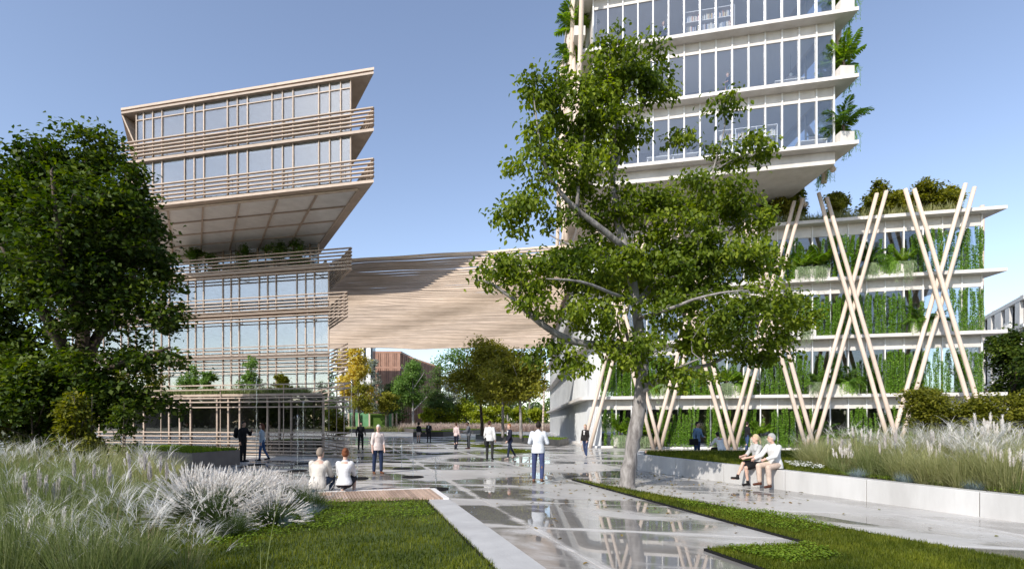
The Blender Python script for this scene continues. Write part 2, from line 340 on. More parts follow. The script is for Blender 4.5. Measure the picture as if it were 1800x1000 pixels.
def blades(base, length, width, lean, az, seg=3, droop=.5, zig=None):
    """curved grass blades as strips: base (n,3), length, width, lean (rad from vertical), az (direction of lean)"""
    n = len(base); t = np.linspace(0, 1, seg + 1)
    ang = lean[:, None] * (1 - droop) + lean[:, None] * droop * 2 * t[None, :] ** 1.0
    dl = length[:, None] / seg
    dx = np.concatenate([np.zeros((n, 1)), np.cumsum(np.sin(ang[:, 1:]) * dl, 1)], 1)
    dz = np.concatenate([np.zeros((n, 1)), np.cumsum(np.cos(ang[:, 1:]) * dl, 1)], 1)
    ca, sa = np.cos(az)[:, None], np.sin(az)[:, None]
    P = np.stack([base[:, 0:1] + dx * ca, base[:, 1:2] + dx * sa, base[:, 2:3] + dz], 2)
    wd = width[:, None] * (1 - t[None, :] ** 2 * .93) * .5
    tw = NR.uniform(-.9, .9, n)[:, None]
    px = -np.sin(az)[:, None] * np.cos(tw) + np.cos(az)[:, None] * np.sin(tw); py = np.cos(az)[:, None] * np.cos(tw) + np.sin(az)[:, None] * np.sin(tw)
    Sd = np.stack([px * wd, py * wd, np.zeros_like(wd)], 2)
    V = np.stack([P - Sd, P + Sd], 2).reshape(n, -1, 3)
    k = 2 * (seg + 1); fb = np.array([[2 * i, 2 * i + 1, 2 * i + 3, 2 * i + 2] for i in range(seg)])
    Fc = (np.arange(n)[:, None, None] * k + fb[None]).reshape(-1, 4)
    return V.reshape(-1, 3), Fc, P
def turf_blades(name, pts, z, n, label, near, h=(.04, .085), parent=None):
    q = scatter(pts, n, near); b = np.column_stack([q, np.full(n, z)])
    s = 1 + np.clip(q[:, 1] - 9, 0, 14) * .05
    v, f, _ = blades(b, NR.uniform(*h, n) * s, NR.uniform(.006, .011, n) * s * 1.2, np.abs(NR.normal(0, .5, n)), NR.uniform(0, 6.28, n), 2)
    return put(name, arrmesh(name, v, f, 'gr_lawn'), None, label=label, cat='grass', kind='stuff')
def leaves_at(c, d, nrm, L, W, fold=.25, k4=True):
    """leaf blades: two folded halves along a midrib"""
    d = d / np.linalg.norm(d, axis=1)[:, None]; sd = np.cross(d, nrm); sd /= np.maximum(np.linalg.norm(sd, axis=1), 1e-6)[:, None]
    up = np.cross(sd, d); L = L[:, None]; W = W[:, None]; n = len(c)
    if k4:
        V = np.stack([c, c + d * L * .32 + sd * W * .5 + up * W * fold, c + d * L * .68 + sd * W * .42 + up * W * fold * .6 - up * L * .03, c + d * L - up * L * .14,
                      c + d * L * .68 - sd * W * .42 + up * W * fold * .6 - up * L * .03, c + d * L * .32 - sd * W * .5 + up * W * fold], 1)
        fb = np.array([[0, 1, 2, 3], [0, 3, 4, 5]])
        Fc = (np.arange(n)[:, None, None] * 6 + fb[None]).reshape(-1, 4)
    else:
        V = np.stack([c, c + d * L * .45 + sd * W * .5 + up * W * fold, c + d * L, c + d * L * .45 - sd * W * .5 + up * W * fold], 1)
        Fc = (np.arange(n)[:, None, None] * 4 + np.array([[0, 1, 2, 3]])[None]).reshape(-1, 4)
    return V.reshape(-1, 3), Fc
def randdir(n, down=0.0):
    d = NR.normal(0, 1, (n, 3)); d[:, 2] -= down; return d / np.linalg.norm(d, axis=1)[:, None]
def clover(name, pts, z, n, clumps, label, near, r=.3):
    c = scatter(pts, clumps, near); q = c[NR.integers(0, clumps, n)] + NR.normal(0, r, (n, 2)) * .6
    ok = inside(pts, q[:, 0], q[:, 1]); q = q[ok]; n = len(q)
    b = np.column_stack([q, z + NR.uniform(.03, .10, n)]); d = randdir(n); d[:, 2] *= .25
    v, f = leaves_at(b, d, np.tile([0, 0, 1.], (n, 1)) + NR.normal(0, .25, (n, 3)), NR.uniform(.022, .042, n), NR.uniform(.02, .036, n), .1)
    return put(name, arrmesh(name, v, f, 'gr_clover'), None, label=label, cat='ground cover', kind='stuff')

LAWN_L = [G(748, 879), G(566, 881), G(250, 872), G(-260, 872), G(-900, 1000), G(-900, 1240), G(1105, 1240), G(870, 1000)]
poly('lawn', LAWN_L, -.02, .022, 'turf')
turf_blades('lawn_grass', LAWN_L, .02, 75000, 'mown green grass of the lawn beside the white concrete strip', 6.0)
CL = [G(748, 881), G(560, 884), G(330, 960), G(420, 975), G(560, 935), G(700, 930), G(775, 925)]
clover('clover_patch', CL, .02, 5200, 70, 'low bright clover spreading over the lawn in front of the deck', 30)
STRIP = [G(752, 878), G(783, 874), G(955, 1000), G(1330, 1275), G(1135, 1275), G(870, 1000)]
poly('path', STRIP, -.02, .034, 'strip')
LAWN_R = [G(1005, 843.5), G(1426, 958), G(1240, 968), G(1333, 1000), G(1990, 1230), G(3090, 1230), G(1800, 990)]
poly('lawn', LAWN_R, -.02, .020, 'turf')
turf_blades('lawn_grass', LAWN_R, .018, 75000, 'mown green grass of the pointed lawn under the big tree', 6.5)
CL2 = [G(1180, 880), G(1420, 915), G(1480, 935), G(1400, 946), G(1200, 893)]
clover('clover_patch', CL2, .02, 3600, 60, 'low bright clover along the path edge of the pointed lawn', 30)
CL3 = [G(1260, 970), G(1420, 962), G(1490, 985), G(1390, 1000)]
clover('clover_patch', CL3, .02, 2600, 30, 'low bright clover in the inner corner of the pointed lawn', 30)
def edging(pts, label, closed=True, w=.035, h=.045, mat='black'):
    t = thing('lawn_edging', pts[0], label, 'edging')
    for i in range(len(pts) - (0 if closed else 1)):
        a, b = pts[i].copy(), pts[(i + 1) % len(pts)].copy(); a.z = b.z = 0; d = (b - a); L = d.length; d.normalize()
        q = MB(); q.box((a + b) / 2 + ZZ * (h / 2 - .01), (L + (w - .004 if i % 2 else -w - .004), w, h), d); q.build('edging_strip', mat, t)
    return t
edging(LAWN_R, 'thin black steel edging around the pointed lawn under the big tree')
edging([LAWN_L[0] - Vector((.03, 0, 0)), LAWN_L[7] - Vector((.035, 0, 0)), LAWN_L[6] - Vector((.035, 0, 0))], 'thin dark edging between the lawn and the white concrete strip', False, .03, .045)

# deck: planks run away from the viewer between the white borders
dk = thing('wooden_deck', G(660, 868), 'timber plank deck with white border where two people sit', 'deck')
DA, DB = G(560, 863.5, .06), G(755, 857, .06); DC, DD = G(780, 875.5, .06), G(566, 880, .06)
fr = MB(); fr.prism([DA, DB, DC, DD], -.03, .03); fr.build('deck_base', 'soil', dk)
npk = 40
for i in range(npk):
    t0, t1 = (i + .10) / npk, (i + .90) / npk
    a0, a1, b0, b1 = DA.lerp(DB, t0), DA.lerp(DB, t1), DD.lerp(DC, t0), DD.lerp(DC, t1)
    a0, b0 = a0.lerp(b0, .07), a0.lerp(b0, .97); a1, b1 = a1.lerp(b1, .07), a1.lerp(b1, .97)
    q = MB(); q.prism([b0, b1, a1, a0], .031, .058 + R.uniform(-.002, .002)); q.build('plank', 'deckwood', dk)
q = MB(); q.prism([DA, DB, DB.lerp(DC, .06), DA.lerp(DD, .06)], .031, .066); q.build('border', 'white_conc', dk)
e = (DB - DA).normalized() * .12
q = MB(); q.prism([DB.lerp(DC, .0605), DC, DC + e, DB.lerp(DC, .0605) + e], .0, .066); q.build('border', 'white_conc', dk)

for pts, lb in (([G(826, 785), G(850, 782), G(884, 783.5), G(862, 787)], 'small grass triangle set into the paving behind the man with the jacket'),
                ([G(866, 791), G(905, 790), G(936, 795), G(888, 797)], 'small grass triangle with white flowers set into the paving')):
    lw = poly('lawn_patch', pts, -.02, .02, 'turf')
    qn = 2500; sp = scatter(pts, qn); v, f, _ = blades(np.column_stack([sp, np.full(qn, .02)]), NR.uniform(.06, .12, qn), NR.uniform(.015, .03, qn), NR.uniform(0, .6, qn), NR.uniform(0, 6.28, qn), 2)
    put('lawn_grass', arrmesh('lawn_grass', v, f, 'gr_lawn'), None, label='short turf growing on the ' + lb.replace('small ', ''), cat='grass', kind='stuff')

# ------------------------------------------------------------------ concrete seat wall and raised bed on the right
W0, W1, W2e = G(1120, 826), G(1800, 918), G(2500, 1014)
BED = .5
wl = thing('seat_wall', W0, 'long low white concrete seat wall holding the raised grass bed', 'wall')
wd = (W1 - W0).normalized(); wn = Vector((-wd.y, wd.x, 0)); wn = wn if wn.x > 0 or wn.y > 0 else -wn
def wall_piece(a, b, za, zb, wn, th=.28):
    q = MB(); g_ = .006; d = (b - a).normalized()
    a = a + d * g_; b = b - d * g_
    q.hexa([(*a.xy, -.02), (*b.xy, -.02), (*(b + wn * th).xy, -.02), (*(a + wn * th).xy, -.02),
            (*a.xy, za), (*b.xy, zb), (*(b + wn * th).xy, zb), (*(a + wn * th).xy, za)])
    o = q.build('wall_panel', 'wall_white', wl)
    bv = o.modifiers.new('bevel', 'BEVEL'); bv.width = .012; bv.segments = 2
    return o
tot = (W2e - W0).length; nseg = 7
for i in range(nseg):
    a, b = W0.lerp(W2e, i / nseg), W0.lerp(W2e, (i + 1) / nseg)
    wall_piece(a, b, .575 - .12 * min(1, (i / nseg) * tot / (W1 - W0).length), .575 - .12 * min(1, ((i + 1) / nseg) * tot / (W1 - W0).length), wn)
BL, BR = Vector((5.35, 22, 0)), Vector((12.2, 22.3, 0))
wall_piece(BL - Vector((.0, .3, 0)), W0 + Vector((.02, .3, 0)), .56, .57, Vector((1, 0, 0)))
bed_poly = [W0 + wn * .2, W2e + wn * .2, Vector((26, 9, 0)), Vector((30, 24, 0)), BR, BL]
poly('planting_bed', bed_poly, -.02, .44, 'soil')
bd = thing('timber_bench', (BL + BR) / 2, 'low timber edge bench behind the raised lawn where a man in white sits', 'bench')
dd = (BR - BL).normalized()
for i in range(9):
    a, b = BL.lerp(BR, i / 9), BL.lerp(BR, (i + .985) / 9)
    q = MB(); q.box((a + b) / 2 + Vector((0, .18, .30)), ((b - a).length, .5, .45), dd); q.build('bench_board', 'deckwood', bd)
def bedpt(px, back):
    """point in the raised bed: px fixes the place along the wall, back the metres behind it"""
    t_ = (px - CX) / F; w_ = W0 + wn * back; s_ = (t_ * w_.y - w_.x) / (wd.x - t_ * wd.y); p = w_ + wd * s_; p.z = .44; return p
LAWN_B = [W0 + wn * .34 + wd * .35, bedpt(1470, .34), bedpt(1480, 2.2), BR + Vector((.5, -.35, 0)), BL + Vector((.35, -.25, 0))]
poly('raised_lawn', LAWN_B, .42, .475, 'turf')
turf_blades('lawn_grass', LAWN_B, .47, 30000, 'short grass of the raised lawn behind the seated couple', 60, (.05, .11))
clover('white_flower_patch', [G(1375, 815, .5), G(1440, 820, .5), G(1450, 829, .5), G(1390, 823, .5)], .55, 500, 9, 'little white flowers in the raised lawn beside the seated couple', 60, .12).data.materials[0] = M['flower']
# ------------------------------------------------------------------ timber office building on the left
def barmesh(L, d, h, mat, name):
    q = MB(); q.box((0, 0, 0), (L, d, h)); return q.mesh(name, mat)
cache = {}
def bar(name, a, b, d, h, mat, parent):
    """straight bar from a to b (horizontal), d deep and h tall; alike bars share a mesh"""
    L = round((b - a).length, 3); k = (name, L, d, h, mat)
    if k not in cache: cache[k] = barmesh(L, d, h, mat, name)
    return put(name, cache[k], parent, (a + b) / 2, math.atan2((b - a).y, (b - a).x))
def post(name, p, z0, z1, wx, wy, mat, parent, ang=UANG):
    k = (name, round(z1 - z0, 3), wx, wy, mat)
    if k not in cache:
        q = MB(); q.box((0, 0, (z1 - z0) / 2), (wx, wy, z1 - z0)); cache[k] = q.mesh(name, mat)
    return put(name, cache[k], parent, (p.x, p.y, z0), ang)
def pane(name, a, b, z0, z1, mat, parent, th=.03):
    k = (name, round((b - a).length, 2), round(z1 - z0, 3), mat)
    if k not in cache:
        q = MB(); q.box((0, 0, (z1 - z0) / 2), ((b - a).length, th, z1 - z0)); cache[k] = q.mesh(name, mat)
    m = (a + b) / 2
    return put(name, cache[k], parent, (m.x, m.y, z0), math.atan2((b - a).y, (b - a).x))
def mull_offsets(first, L):
    o = [0, first]; pat = [.69, .69, 1.66]; i = 0
    while o[-1] < L:
        o.append(o[-1] + pat[i % 3]); i += 1
    o[-1] = L if L - o[-2] > .4 else o[-1]
    return [x for x in o if x <= L + .01]
lb_root = thing('office_building', XY(569, 35), 'timber-louvred office building with leaning glass storeys over a glazed podium', 'building')
def storey(C, L, z0, z1, first, glass, parent, depth, transom=0, side_bays=5, mw=.07, inner=True, md=.075):
    offs = mull_offsets(first, L)
    for i in range(len(offs)):
        p = C - U * offs[i]; post('mullion', p + NF * .025, z0, z1, mw, md, 'timber', parent)
        if i + 1 < len(offs):
            pane('glass_pane', C - U * (offs[i + 1] - mw / 2), C - U * (offs[i] + mw / 2), z0, z1, glass, parent)
    if transom: bar('transom', C - U * L + NF * .03 + ZZ * (z1 - transom), C + NF * .03 + ZZ * (z1 - transom), .06, .05, 'timber', parent)
    sb = depth / side_bays
    for i in range(side_bays):
        a, b = C + W2 * (sb * i + .05), C + W2 * (sb * (i + 1)); pane('glass_pane', a, b, z0, z1, glass, parent)
        post('mullion', b + W2 * .025, z0, z1, mw, md, 'timber', parent, math.atan2(W2.y, W2.x))
    if inner:
        pass
def louvers(tip, L, zs, parent, Lside, h=.065, d=.16, brackets=(), Cg=None, dl=0):
    for z in zs:
        bar('louver', tip - U * (L + dl) + ZZ * z, tip + ZZ * z, d, h, 'timber', parent)
        bar('louver', tip + W2 * .12 + ZZ * z, tip + W2 * Lside + ZZ * z, d, h * .98, 'timber', parent)
    z0, z1 = min(zs), max(zs)
    if Cg:
        gap = (Cg - tip).dot(NF); gap = abs(gap)
        for s in brackets:
            p = tip - U * s - NF * (d / 2 + .012)
            post('louver_bracket', p, z0 - .03, z1 + .03, .035, .03, 'timber', parent)
            if gap > .3: bar('bracket_arm', p - NF * .02 + ZZ * (z0 + .02), p - NF * (gap - .12) + ZZ * (z0 + .02), .03, .05, 'timber', parent)
        for s in (.8, 2.4, 4.2, 6.2):
            p = tip + W2 * s + Vector((-W2.y, W2.x, 0)) * (d / 2 + .03)
            post('louver_bracket', p, z0 - .03, z1 + .03, .04, .03, 'timber', parent, math.atan2(W2.y, W2.x))
def slabp(poly, z0, z1, name, mat, parent):
    q = MB(); q.prism(poly, z0, z1); return q.build(name, mat, parent)

# podium
PC = XY(569, 35); PT = XY(615, 36); PL = (PC - onplane(PC, 150)).length; PTL = (PT - onplane(PT, 148)).length
slabp(para(PC + NF * .25 + U * .1, PL + .3, W2, 17), 3.10, 3.22, 'podium_roof', 'timber', lb_root)
slabp(para(PC - NF * .06 - U * .1, PL - .2, W2, 15), 2.92, 3.098, 'ceiling', 'interior', lb_root)
slabp(para(PC + NF * .35, PL + .4, W2, 17), -.02, .05, 'plinth', 'strip', lb_root)
storey(PC, PL, .052, 3.098, 1.82, 'glass_p', lb_root, 15, 0, 6, .085)
louvers(PT, PTL, [3.67, 3.44, 3.0, 2.8, 2.53, 1.23, 1.03, .80, .66, .46, .30, .125], lb_root, 9, .055, .10,
        [x + 1.9 for x in mull_offsets(1.82, PL)[1:-1:4]], PC)
IN = PC + W2 * 7.5
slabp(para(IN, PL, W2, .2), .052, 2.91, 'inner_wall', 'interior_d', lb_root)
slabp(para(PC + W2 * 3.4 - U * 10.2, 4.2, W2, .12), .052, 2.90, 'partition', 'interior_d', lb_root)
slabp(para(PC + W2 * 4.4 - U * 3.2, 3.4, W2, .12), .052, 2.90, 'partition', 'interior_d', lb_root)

# middle storeys
MC = XY(578, 25.36); MT = XY(618, 26.3); ML = (MC - onplane(MC, 104)).length; MTL = (MT - onplane(MT, 102)).length
fl = [3.24, 6.45, 9.5, 12.5]
for k, z in enumerate(fl):
    if k: 
        slabp(para(MC + NF * .45 + U * .35, ML + .6, W2, 13), z - .12, z + .04, 'floor_slab', 'timber', lb_root)
        slabp(para(MC - NF * .06 - U * .1, ML - .2, W2, 12), z - .30, z - .122, 'ceiling', 'soffit', lb_root)
    if k < 3:
        storey(MC, ML, z + .045, fl[k + 1] - .122, 1.1, 'glass_l', lb_root, 12, 0, 5, .075)
        slabp(para(MC + W2 * 8, ML - .1, W2, .2), z + .05, fl[k + 1] - .31, 'inner_wall', 'interior', lb_root)
br = [x + 2.0 for x in mull_offsets(1.1, ML)[1:-1:6]]
louvers(MT, MTL, [13.40 - .232 * i for i in range(7)], lb_root, 12.5, .062, .15, br, MC)
MT2 = XY(611, 26.1)
louvers(MT2, MTL, [10.52 - .232 * i for i in range(8)], lb_root, 12.5, .055, .13, br, MC)
louvers(MT2, MTL, [7.05 - .262 * i for i in range(8)], lb_root, 12.5, .055, .13, br, MC)

# recessed terrace storey and leaning top storeys
TC = XY(617, 31.2); TT = XY(657, 31.8); TL = (TC - onplane(TC, 241)).length; TTL = (TT - onplane(TT, 213)).length
RC = XY(560, 23.3 * 3760 / 3660)
storey(RC, (RC - onplane(RC, 300)).length, 12.545, 14.9, .7, 'glass_l', lb_root, 6, .35, 3, .08)
slabp(para(RC + W2 * 4, 14, W2, .2), 12.55, 14.88, 'inner_wall', 'interior', lb_root)
DEP = 14
slabp(para(TT + NF * .0, TTL, W2, DEP), 15.0, 15.16, 'floor_slab', 'timber', lb_root)
# soffit: panels between timber ribs
sof = para(TT - U * .75 + W2 * .65, TTL - 1.6, W2, DEP - .8)
na, nb = 6, 5
for i in range(na):
    for j in range(nb):
        def pt(a, b): return sof[0].lerp(sof[1], a).lerp(sof[3].lerp(sof[2], a), b)
        a0, a1, b0, b1 = (i + .012) / na, (i + .988) / na, (j + .012) / nb, (j + .988) / nb
        slabp([pt(a0, b0), pt(a1, b0), pt(a1, b1), pt(a0, b1)], 14.945, 14.995, 'soffit_panel', 'soffit', lb_root)
for i in range(na + 1):
    a, b = pt(i / na, 0), pt(i / na, 1); a.z = b.z = 14.91
    bar('soffit_rib', a, b, .10, .12, 'timber', lb_root)
for j in range(nb + 1):
    a, b = pt(0, j / nb), pt(1, j / nb); a.z = b.z = 14.925
    bar('soffit_rib', a, b, .09, .11, 'timber', lb_root)
slabp(para(TT, TTL, W2, DEP), 17.84, 18.0, 'floor_slab', 'timber', lb_root)
slabp(para(TC - NF * .06 - U * .1, TL - .2, W2, 11.5), 17.66, 17.838, 'ceiling', 'soffit', lb_root)
slabp(para(TT, TTL, W2, DEP), 21.0, 21.12, 'roof_slab', 'timber', lb_root)
slabp(para(TT + U * .02, TTL + .05, W2, DEP), 21.22, 21.36, 'roof_slab', 'timber', lb_root)
slabp(para(TT - U * .9 + W2 * .9, TTL - 2, W2, DEP - 2), 21.121, 21.45, 'roof_core', 'timber', lb_root)
slabp(para(TC - NF * .06 - U * .1, TL - .2, W2, 11.5), 20.9, 20.998, 'ceiling', 'soffit', lb_root)
storey(TC, TL, 15.162, 17.838, .62, 'glass_l', lb_root, 12, .0, 5, .075)
storey(TC, TL, 18.002, 20.998, .62, 'glass_l', lb_root, 12, .45, 5, .075)
for z0, z1 in ((15.17, 17.65), (18.01, 20.89)):
    slabp(para(TC + W2 * 7.5, TL - .1, W2, .2), z0, z1, 'inner_wall', 'interior', lb_root)
TBR = [x + 1.3 for x in mull_offsets(.62, TL)[1:-1:4]]
louvers(TT, TTL, [19.12 - .22 * i for i in range(5)], lb_root, 13, .06, .14, TBR, TC)
louvers(TT, TTL, [16.30 - .23 * i for i in range(5)], lb_root, 13, .06, .14, TBR, TC)
# leaning side boards of the two upper roofs
for zt, zb in ((20.99, 18.9), (17.83, 16.35)):
    a = TT - U * TTL + W2 * .15; b = TC - U * TL - U * .12
    q = MB(); th = NF * -.05
    q.hexa([Vector((*b.xy, zb)), Vector((*(b + U * .1).xy, zb)), Vector((*(b + U * .1 - NF * .9).xy, zb)), Vector((*(b - NF * .9).xy, zb)),
            Vector((*a.xy, zt)), Vector((*(a + U * .1).xy, zt)), Vector((*(a + U * .1 - NF * .9).xy, zt)), Vector((*(a - NF * .9).xy, zt))])
    q.build('side_board', 'timber', lb_root)

# ------------------------------------------------------------------ slatted canopy between the buildings
cn = thing('slatted_canopy', Vector((-4, 38, 0)), 'long wavy slatted timber canopy bridging the gap between the two buildings', 'canopy')
NS = 74; CZ = 14.15
for i in range(NS):
    t = i / (NS - 1); Yl = 39.6 + 46.0 * t
    xl = -12.7 - (Yl - 35.5) * .622 + 1.3; xr = 5.2 + .02 * (Yl - 37)
    Yr = Yl - (1 - t) ** 1.2 * 3.7
    a, b = Vector((xl, Yl, 0)), Vector((xr, Yr, 0)); seg = 26; q = MB(); vs = []; fs = []
    amp = .05 + .06 * t ; zc = CZ + R.uniform(-.025, .025); dtw = R.uniform(-.12, .12)
    for k in range(seg + 1):
        u_ = k / seg; p = a.lerp(b, u_); x = p.x
        ph = x * .42 + i * .24
        z = zc + amp * math.sin(ph) + .025 * math.sin(x * .9 - i * .6)
        tw = .5 * math.sin(ph * .9 + 1.0) * (1 - .5 * t) + dtw; hh, tt = .088 + .02 * t, .04
        up = Vector((0, math.sin(tw), math.cos(tw))); sd = Vector((0, math.cos(tw), -math.sin(tw))); c = Vector((p.x, p.y + .16 * math.sin(ph * .7), z))
        vs += [c - up * hh - sd * tt, c - up * hh + sd * tt, c + up * hh + sd * tt, c + up * hh - sd * tt]
    for k in range(seg):
        for m_ in range(4): fs.append((k * 4 + m_, (k + 1) * 4 + m_, (k + 1) * 4 + (m_ + 1) % 4, k * 4 + (m_ + 1) % 4))
    fs += [(3, 2, 1, 0), tuple(seg * 4 + m_ for m_ in range(4))]
    q.add(vs, fs); q.build('slat', 'slat', cn)
for f in (.004, .996):
    q = MB(); p0 = Vector((-12.7 - 6.1 * .622 + 1.3, 41.6, 0)).lerp(Vector((5.2, 38.5, 0)), f); p1 = Vector((-12.7 - 50.1 * .622 + 1.3, 85.6, 0)).lerp(Vector((6.2, 85.6, 0)), f)
    q.hexa([(p0.x - .08, p0.y, CZ + .5), (p0.x + .08, p0.y, CZ + .5), (p1.x + .08, p1.y, CZ + .35), (p1.x - .08, p1.y, CZ + .35),
            (p0.x - .08, p0.y, CZ + .75), (p0.x + .08, p0.y, CZ + .75), (p1.x + .08, p1.y, CZ + .6), (p1.x - .08, p1.y, CZ + .6)])
    q.build('purlin', 'slat', cn)

# ------------------------------------------------------------------ planted block on the right
rb = thing('planted_office_block', XY(1284, 26.6), 'white concrete office block with crossed timber poles and vines over its glass', 'building')
BA = XY(1284, 26.6); BC0 = onplane(BA, 1033); BCL = BC0 + U * .93; BCR = onplane(BA, 1724); BLN = (BCR - BCL).length
LV = [3.52, 7.18, 10.8, 14.45]
LW = Vector((.02, 1, 0)).normalized(); LWN = Vector((-1, .02, 0))
def arc(c, r, a0, a1, n=7): return [c + Vector((math.cos(a0 + (a1 - a0) * i / n) * r, math.sin(a0 + (a1 - a0) * i / n) * r, 0)) for i in range(n + 1)]
an = math.atan2(NF.y, NF.x)                # outward direction of the front
ac = BC0 + U * .9 - NF * 1.0               # centre of the rounded corner
def block_poly(o, back=50, right=None):
    """outline of the block grown by o: front, rounded left corner, left wall"""
    right = o * .9 if right is None else right
    pr = BCR + NF * o + U * right
    left_arc = arc(ac, .95 + o, an + 2 * math.pi if an < 0 else an, math.pi + .02, 7)
    far = left_arc[-1] + LW * back
    return [pr] + left_arc + [far, Vector((pr.x + .6, far.y, 0)), Vector((pr.x + .05, pr.y + 2, 0))]
for k, z in enumerate(LV):
    slabp(block_poly(.68, right=.95), z - .20, z, 'floor_slab', 'cream_conc', rb)
slabp(block_poly(.35, right=.3), -.02, .12, 'plinth', 'white_conc', rb)
nb_ = 22; bw = BLN / nb_
zb = [.12] + LV
for k in range(4):
    z0, z1 = zb[k], LV[k] - .2; sp = .70
    for i in range(nb_ + 1):
        p = BCL + U * (bw * i); post('mullion', p + NF * .05, z0, z1, .065, .12, 'white_metal', rb)
        if i < nb_:
            a, b = p + U * .035, p + U * (bw - .035)
            pane('glass_pane', a, b, z0, z1 - sp, 'glass_r', rb)
            pane('spandrel_panel', a + NF * .0, b + NF * .0, z1 - sp + .002, z1 - .002, 'cream_conc', rb, .10)
    # curved corner and ribbed left wall
    ar = arc(ac, .95, an, -math.pi + .02, 9)
    for i in range(9):
        a, b = ar[i], ar[i + 1]; pane('ribbed_panel', a.lerp(b, .02), a.lerp(b, .98), z0, z1 - .002, 'rib', rb, .06)
    st = ar[-1]
    for i in range(10):
        a = st + LW * (5 * i + .01); q = MB()
        q.box(a + LW * 2.495 - LWN * .04 + ZZ * (z0 + z1 - .004) / 2, (4.98, .06, z1 - z0 - .004), LW)
        for j in range(20): q.box(a + LW * (.12 + .25 * j) + LWN * .015 + ZZ * (z0 + z1 - .01) / 2, (.05, .05, z1 - z0 - .012), LW)
        q.build('ribbed_panel', 'rib', rb)
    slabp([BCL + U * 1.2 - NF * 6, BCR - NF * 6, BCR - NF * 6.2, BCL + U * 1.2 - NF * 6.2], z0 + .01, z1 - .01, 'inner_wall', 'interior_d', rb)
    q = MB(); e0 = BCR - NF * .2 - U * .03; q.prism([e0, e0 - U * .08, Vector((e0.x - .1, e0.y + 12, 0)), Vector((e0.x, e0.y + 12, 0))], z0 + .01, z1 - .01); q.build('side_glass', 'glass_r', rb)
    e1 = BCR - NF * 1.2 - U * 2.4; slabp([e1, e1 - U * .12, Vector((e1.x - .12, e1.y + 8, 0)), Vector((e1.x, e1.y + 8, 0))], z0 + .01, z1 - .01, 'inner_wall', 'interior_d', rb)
# crossed poles
poles = thing('crossed_timber_poles', onplane(BA + NF * .9, 1284), 'crossing pale timber poles standing in front of the planted block', 'poles')
PA = BA + NF * 1.12
feet = [onplane(PA, 1566)]
per = (onplane(PA, 1566) - onplane(PA, 1419)).length
for k in range(1, 5): feet.append(feet[0] - U * (per * k))
feet.append(feet[0] + U * per * 1.02)
LEAN, HT = 3.95, 15.55
pole_me = {}
def pole(p0, p1, r, parent):
    q = MB(); n = 7; pts = [p0.lerp(p1, i / n) + Vector((R.uniform(-.02, .02), R.uniform(-.015, .015), 0)) for i in range(n + 1)]
    q.tube(pts, [r * (1.04 - .1 * i / n + R.uniform(-.02, .02)) for i in range(n + 1)], 12); return q.build('pole', 'timber_pale', parent, True)
for k, ft in enumerate(feet):
    for j in (0, 1):
        p = ft + U * (.47 * j - .1); h = HT + R.uniform(-.15, .2)
        if k < 5: pole(Vector((*p.xy, -.02)), Vector((*(p + U * LEAN).xy, h)), .118, poles)
        pl = p - NF * .0 + NF * .29
        if k != 4: pole(Vector((*pl.xy, -.02)), Vector((*(pl - U * LEAN).xy, h + R.uniform(-.1, .1))), .118, poles)
for dx, dy in ((.55, 1.0), (.62, 2.2)):
    p = BCR + Vector((dx, dy, 0)); pole(Vector((p.x + .3, p.y, -.02)), Vector((p.x + .9, p.y + .5, 15.4)), .14, poles)
for Y_, dz in ((84, 12),):
    pole(Vector((5.0, Y_, -.02)), Vector((5.6, Y_ + 2, dz)), .15, poles)

# ------------------------------------------------------------------ tower above it
tw_ = thing('office_tower', XY(1284, 28), 'white concrete and glass tower cantilevered above the planted block', 'building')
TR = XY(1465, 31.1); TLf = onplane(TR, 1043); TW = (TR - TLf).length
TZ = [17.2, 20.85, 24.5, 28.15, 31.8]
def tower_poly(o, r, l, back): 
    a, b = TLf + NF * o - U * l, TR + NF * o + U * r
    return [a, b, Vector((b.x - .05 * back * .3, b.y + back, 0)), Vector((a.x, a.y + back, 0))]
slabp(tower_poly(.1, .05, .1, 15), 16.30, 17.0, 'transfer_band', 'cream_conc', tw_)
for z in TZ[1:]: slabp(tower_poly(-.25, -.3, -.3, 6), z - .26, z - .202, 'ceiling', 'ceil', tw_)
for z in TZ[:4]: slabp(tower_poly(-.25, -.3, -.3, 6), z + .002, z + .02, 'floor_finish', 'floor_in', tw_)
core = [TLf + Vector((1.2, 5.5, 0)), TR + Vector((-3.5, 6.5, 0)), TR + Vector((-3.5, 13, 0)), TLf + Vector((1.2, 13, 0))]
slabp(core, 14.45, 16.298, 'core_wall', 'cream_conc', tw_)
for z in TZ: slabp(tower_poly(.72, 1.0, .8, 15), z - .2, z, 'floor_slab', 'cream_conc', tw_)
nt_ = 15; bt = TW / nt_
